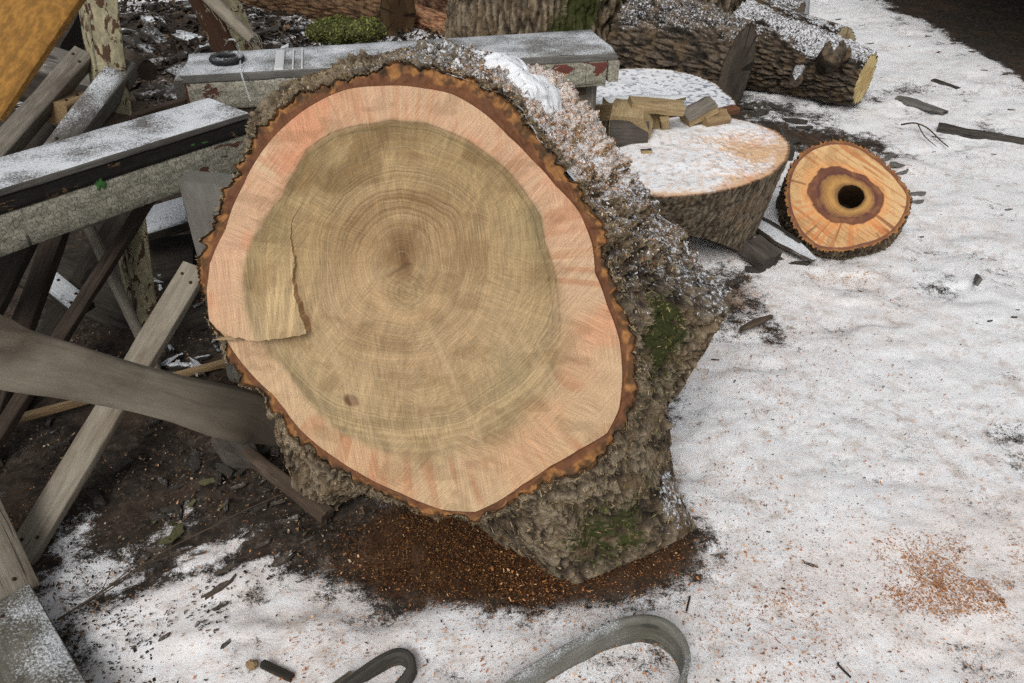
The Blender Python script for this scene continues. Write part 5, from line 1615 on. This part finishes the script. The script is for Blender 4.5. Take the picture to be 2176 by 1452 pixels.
# scraps on the dark soil and snow in front of the left boards (picture place, half length m, turn)
g1 = "bark scraps on the snow beside the sawdust heap"
for k, (u, v, s, rz) in enumerate([(462, 1258, .05, .75), (495, 1235, .022, 1.2), (600, 1190, .05, .7), (560, 1160, .03, .5), (470, 1290, .03, .6), (420, 1180, .03, .2), (398, 1170, .022, .4), (480, 1215, .035, .6), (520, 1140, .025, 1.0), (480, 1375, .022, .9), (350, 1355, .02, .5), (620, 1110, .04, .4), (590, 1075, .03, .3), (655, 1150, .03, .8), (330, 1165, .03, .1), (400, 1100, .03, 1.1), (300, 1180, .025, .3), (510, 1040, .03, .3), (560, 1030, .02, .9), (240, 1230, .02, .4), (700, 1210, .025, .3), (640, 1230, .02, .6), (170, 1345, .015, .2), (420, 1330, .015, 1.3)]):
    litter(LMB[k % 7], Uz(u, v, 0), s * .8, rz, "dark bark scrap on snow between the sawdust heap and dry stems", g1)
g2 = "bark lumps on the bare soil below the curved shaft"
for k in range(38):
    u, v = rng.uniform(90, 620), rng.uniform(880, 1110)
    if v > 1010 and u < 160: continue
    litter(LM[k % 7], Uz(u, v, 0), rng.uniform(.012, .045), rng.uniform(0, 3), "dark bark lump on bare soil below the curved shaft", g2)
g3 = "snowy bark chunks on the far heap behind the benches"
for k in range(150):
    u, v = rng.uniform(120, 900), rng.uniform(0, 235)
    p = Uz(u, v, .08)
    if p[1] > 6.9 or (p[0] > -.5): continue
    litter(LS[k % 7], p, rng.uniform(.05, .17), rng.uniform(0, 3), "snowy dark bark chunk on the heap behind the benches", g3, .5, flat=.8)
g4 = "bark chunks on snowy ground behind the peeling bench leg"
for k in range(26):
    u, v = rng.uniform(290, 470), rng.uniform(560, 830)
    litter(LS[k % 7], Uz(u, v, 0), rng.uniform(.02, .06), rng.uniform(0, 3), "snowy dark bark chunk on the ground by the bench leg", g4, .3)
g5 = "bark crumbs scattered on the open snow"
for k, (u, v, s, rz) in enumerate([(2143, 447, .03, .3), (2085, 555, .02, .8), (2150, 685, .03, .2), (2160, 665, .02, .5), (2040, 735, .02, .4), (1560, 815, .025, 1.0), (1720, 1205, .04, .2), (1530, 1182, .035, .1), (1590, 1345, .012, .2), (2100, 690, .02, .3), (1960, 500, .02, .3), (2000, 455, .014, .2), (2120, 395, .02, .6), (1845, 100, .05, .2), (1780, 48, .05, .4), (1830, 60, .04, .3), (2020, 110, .07, .3), (1970, 90, .06, .2), (2060, 130, .06, .3), (1990, 125, .04, .2), (2130, 180, .05, .4), (1890, 70, .04, .3), (1660, 400, .03, .2), (2145, 245, .06, .2), (1615, 680, .02, .1), (2085, 170, .04, .1), (1930, 110, .04, .3), (1690, 705, .012, .3), (1520, 760, .02, .6), (1985, 320, .025, .3), (2110, 330, .03, .3)]):
    litter(LMB[k % 7], Uz(u, v, 0), s * rng.uniform(.4, .8), rz + rng.uniform(-.8, .8), "dark bark crumb lying loose on the open snow", g5, flat=.7)
g6 = "grey wood scraps beside the hollow round"
for k, (u, v, s, rz) in enumerate([(1895, 328, .055, .5), (1910, 348, .06, .1), (1915, 362, .05, .3), (1950, 405, .05, .2), (1945, 422, .05, -.1), (1880, 335, .04, .3)]):
    litter(LGm[k % 5], Uz(u, v, .02), s, rz, "grey weathered wood scrap beside the hollow round", g6, .3, name="wood_scrap", cat="scrap")
g7 = "dark bark slabs between the broad round and the hollow round"
for k, (u, v, s, rz) in enumerate([(1640, 545, .07, -.5), (1625, 480, .06, .6), (1655, 440, .07, 1.2), (1660, 500, .08, -.6), (1700, 560, .05, -.2), (1635, 520, .06, .2), (1690, 300, .06, .8), (1690, 260, .07, -.4), (1610, 245, .08, -.2), (1590, 232, .05, .3), (1650, 228, .06, -.3), (1710, 272, .05, -.5), (1560, 600, .04, .1), (1600, 575, .05, .4)]):
    litter(LM[k % 7], Uz(u, v, 0), s, rz, "dark bark slab between the broad and the hollow rounds", g7, .4)
M_SLABS = mat_oldwood("bark_strip_snow", (.03, .024, .018), (.07, .055, .042), (.12, .1, .08), (.75, .4, .85, 70., 4.))
board("bark_strip", "long snow covered bark strip at the foot of the hollow round", Uz(1600, 470, .05), Uz(1735, 556, .03), [.06, .09, .03], .02, M_SLABS, up=(0, 0, 1), cat="bark", jit=.012, ragged=.02)
board("dark_strip", "dark bent bark strip between broad round and hollow round", Uz(1590, 455, .05), Uz(1700, 520, .04), [.03, .05, .02], .03, M_LIT, up=(0, 0, 1), cat="bark", jit=.012)
board("upright_bark", "dark bark edge standing between snowy round and hollow round", Uz(1662, 282, .03), Uz(1680, 330, .02), .03, .05, M_LIT, up=(0, 0, 1), cat="bark", jit=.01)
board("root_block", "bark covered root block under the rim of the broad round", Uz(1590, 520, .06), Uz(1640, 560, .03), .09, .07, M_SPLITB, up=(0, 0, 1), cat="root", jit=.02, ragged=.02)

board("dark_stick", "long black crooked stick lying on the open snow", Uz(1992, 272, .02), Uz(2230, 308, .02), [.06, .05, .03, .03, .02], [.04, .03, .02], M_LIT, up=(0, 0, 1), cat="stick", jit=.015, n=60)
board("splinter_board", "grey split splinter lying flat on the snow", Uz(1904, 207, .015), Uz(2012, 241, .015), [.03, .09, .07, .05], .015, M_LITG, up=(0, 0, 1), cat="splinter", jit=.01, ragged=.03)
board("bark_stick", "short straight dark bark stick on the snow", Uz(1982, 172, .02), Uz(2037, 191, .02), .04, .025, M_LIT, up=(0, 0, 1), cat="stick", jit=.006)
board("grey_chip", "upright grey chip poking from the snow beside the hollow round", Uz(2073, 590, .0), Uz(2080, 600, .05), .03, .012, M_LITG, up=(0, -1, .2), cat="chip")
board("thin_stick", "thin black stick stub in the snow near the wide hoop", Uz(1466, 1268, .015), Uz(1459, 1298, .015), .005, .005, M_DARKW, up=(0, 0, 1), cat="stick", round_=True, n=10, jit=.001)
board("thin_stick", "thin dark splinter on the snow between wide hoop and tan sawdust patch", Uz(1780, 1412, .015), Uz(1808, 1440, .015), .005, .004, M_DARKW, up=(0, 0, 1), cat="stick", round_=True, n=10, jit=.001)
board("torn_chip", "red brown torn chip on the snow beside the stump's trimmed root", Uz(1575, 700, .015), Uz(1640, 672, .015), [.01, .03, .01], .01, M_BROWN, up=(0, 0, 1), cat="chip", jit=.006)

M_TWIG = mat_oldwood("dry_twig", (.03, .022, .015), (.075, .055, .038), (.14, .105, .07))


def twig(name, label, px, z, w, subs=(), cat="twig", group=None):
    root = thing(name, label, cat, Uz(px[0][0], px[0][1], 0), group)
    sweep("stem", [Uz(u, v, zz_) for (u, v), zz_ in zip(px, z)], [w, w * .5], [w, w * .5], M_TWIG, root, n=40, round_=True, jit=.0006, sides=8)
    for s in subs:
        sweep("side_stem", [Uz(u, v, zz_) for u, v, zz_ in s], [w * .7, w * .3], [w * .7, w * .3], M_TWIG, root, n=20, round_=True, jit=.0005, sides=6)
    return root


twig("dry_weed", "long forked dry weed stem running from the flat plank towards the stump", [(122, 1318), (200, 1268), (290, 1210), (360, 1165), (440, 1125), (520, 1085), (600, 1050)], [.015, .03, .035, .04, .04, .04, .03], .005, [[(230, 1248, .03), (300, 1190, .05), (340, 1160, .05)], [(300, 1205, .03), (350, 1185, .03), (420, 1165, .02)]])
twig("dry_weed", "second dry weed stem lying beside the long one on the snow", [(140, 1305), (230, 1255), (320, 1195), (380, 1160)], [.012, .02, .03, .02], .004, [[(170, 1285, .02), (210, 1262, .03), (235, 1215, .04)]])
twig("forked_twig", "thin forked dark twig on the snow beyond the hollow round", [(1915, 265), (1945, 262), (1970, 272), (2000, 300), (2015, 312)], [.02, .05, .04, .02, .015], .010, [[(1950, 263, .04), (1965, 290, .03), (1990, 312, .02)], [(1980, 290, .03), (2010, 296, .02)]])
for (u, v, s) in ((318, 1185, .03),):
    litter(LM[2], Uz(u, v, .02), s, .2, "curled brown leaf caught on the dry stems", None, .3, name="dry_leaf", flat=.5, cat="leaf")
g8 = "dull green leaf scraps on the soil by the dry stems"
M_LEAF = mat_oldwood("dull_leaf", (.05, .05, .022), (.10, .095, .045), (.16, .15, .08))
LF = [bark_mesh(660 + k, M_LEAF) for k in range(3)]
for k, (u, v, s, rz) in enumerate([(362, 1095, .028, 1.4), (372, 1125, .032, 1.2), (325, 1080, .02, .8), (438, 1022, .03, .3), (350, 1140, .025, .5), (470, 1072, .02, .4), (405, 1062, .018, .9)]):
    litter(LF[k % 3], Uz(u, v, .02), s, rz, "dull green leaf scrap on soil by the dry stems", g8, .6, name="dry_leaf", flat=.6, cat="leaf")
# crumbs on the bare soil (uncountable)
N = 26000
sx, sy = rng.uniform(-1.9, -.35, N), rng.uniform(.9, 2.6, N)
kp = (fbm(np.stack([sx * 6, sy * 6, sx * 0], -1), 3, 701) > .45) & ~((sx > -.5) & (sy < 1.2))
sx, sy = sx[kp], sy[kp]
N = len(sx)
pal = np.array([srgb(40, 34, 30), srgb(62, 52, 44), srgb(88, 76, 64), srgb(120, 96, 72), srgb(170, 150, 130)])
o = chips("soil_litter", np.stack([sx, sy, ground_z(sx, sy) + .01], -1), np.tile([0, 0, 1.], (N, 1)), rng.uniform(.002, .010, N), pal[rng.choice(5, N, p=[.35, .3, .2, .1, .05])], M_CHIP, None, .5, .7)
set_props(o, "fine dark bark litter on the soil under the benches", "litter")
N = 9000
sx, sy = rng.uniform(-3.4, -.3, N), rng.uniform(3.4, 7.2, N)
o = chips("heap_litter", np.stack([sx, sy, ground_z(sx, sy) + .02], -1), np.tile([0, 0, 1.], (N, 1)), rng.uniform(.015, .06, N), pal[rng.choice(5, N, p=[.5, .3, .15, .05, .0])] * .7, M_CHIP, None, .45, .9)
set_props(o, "dark bark rubble on the snowy heap behind the benches", "litter")

# ------------------------------------------------------------------ added open shed, its black planks and unseen roof darken the back right
shed = thing("added_dark_shed", "added open shed with darkness in its black planks beyond the bare soil strip", "shed", (5.2, 7.2, 0))
M_SHADE = mat_oldwood("shade_black_plank", (.006, .006, .006), (.014, .013, .012), (.026, .024, .022))  # black stands in for the unlit inside of the shed
for k in range(24):
    y0 = 3.6 + k * .26
    sweep("wall_plank", [(4.9 + .006 * (k % 2), y0, -.05), (4.9 + .006 * (k % 2), y0, 2.3)], .255, .03, M_SHADE, shed, up=(-1, 0, 0), n=6)
for k in range(8):
    sweep("end_plank", [(3.75 + k * .16, 9.9, -.05), (3.75 + k * .16, 9.9, 2.3)], .158, .03, M_SHADE, shed, up=(0, -1, 0), n=6)
for y0 in (3.7, 6.8, 9.7):
    sweep("post", [(3.6, y0, -.05), (3.6, y0, 2.25)], .12, .12, M_SHADE, shed, up=(-1, 0, 0), n=8) if y0 != 6.8 else None
for k in range(9):  # overhanging roof out of view, added to shade the soil and wall
    sweep("shade_roof_plank", [(2.9 + k * .27, 3.2, 2.34 + k * .04), (2.9 + k * .27, 10.2, 2.34 + k * .04)], .275, .03, M_SHADE, shed, n=6)
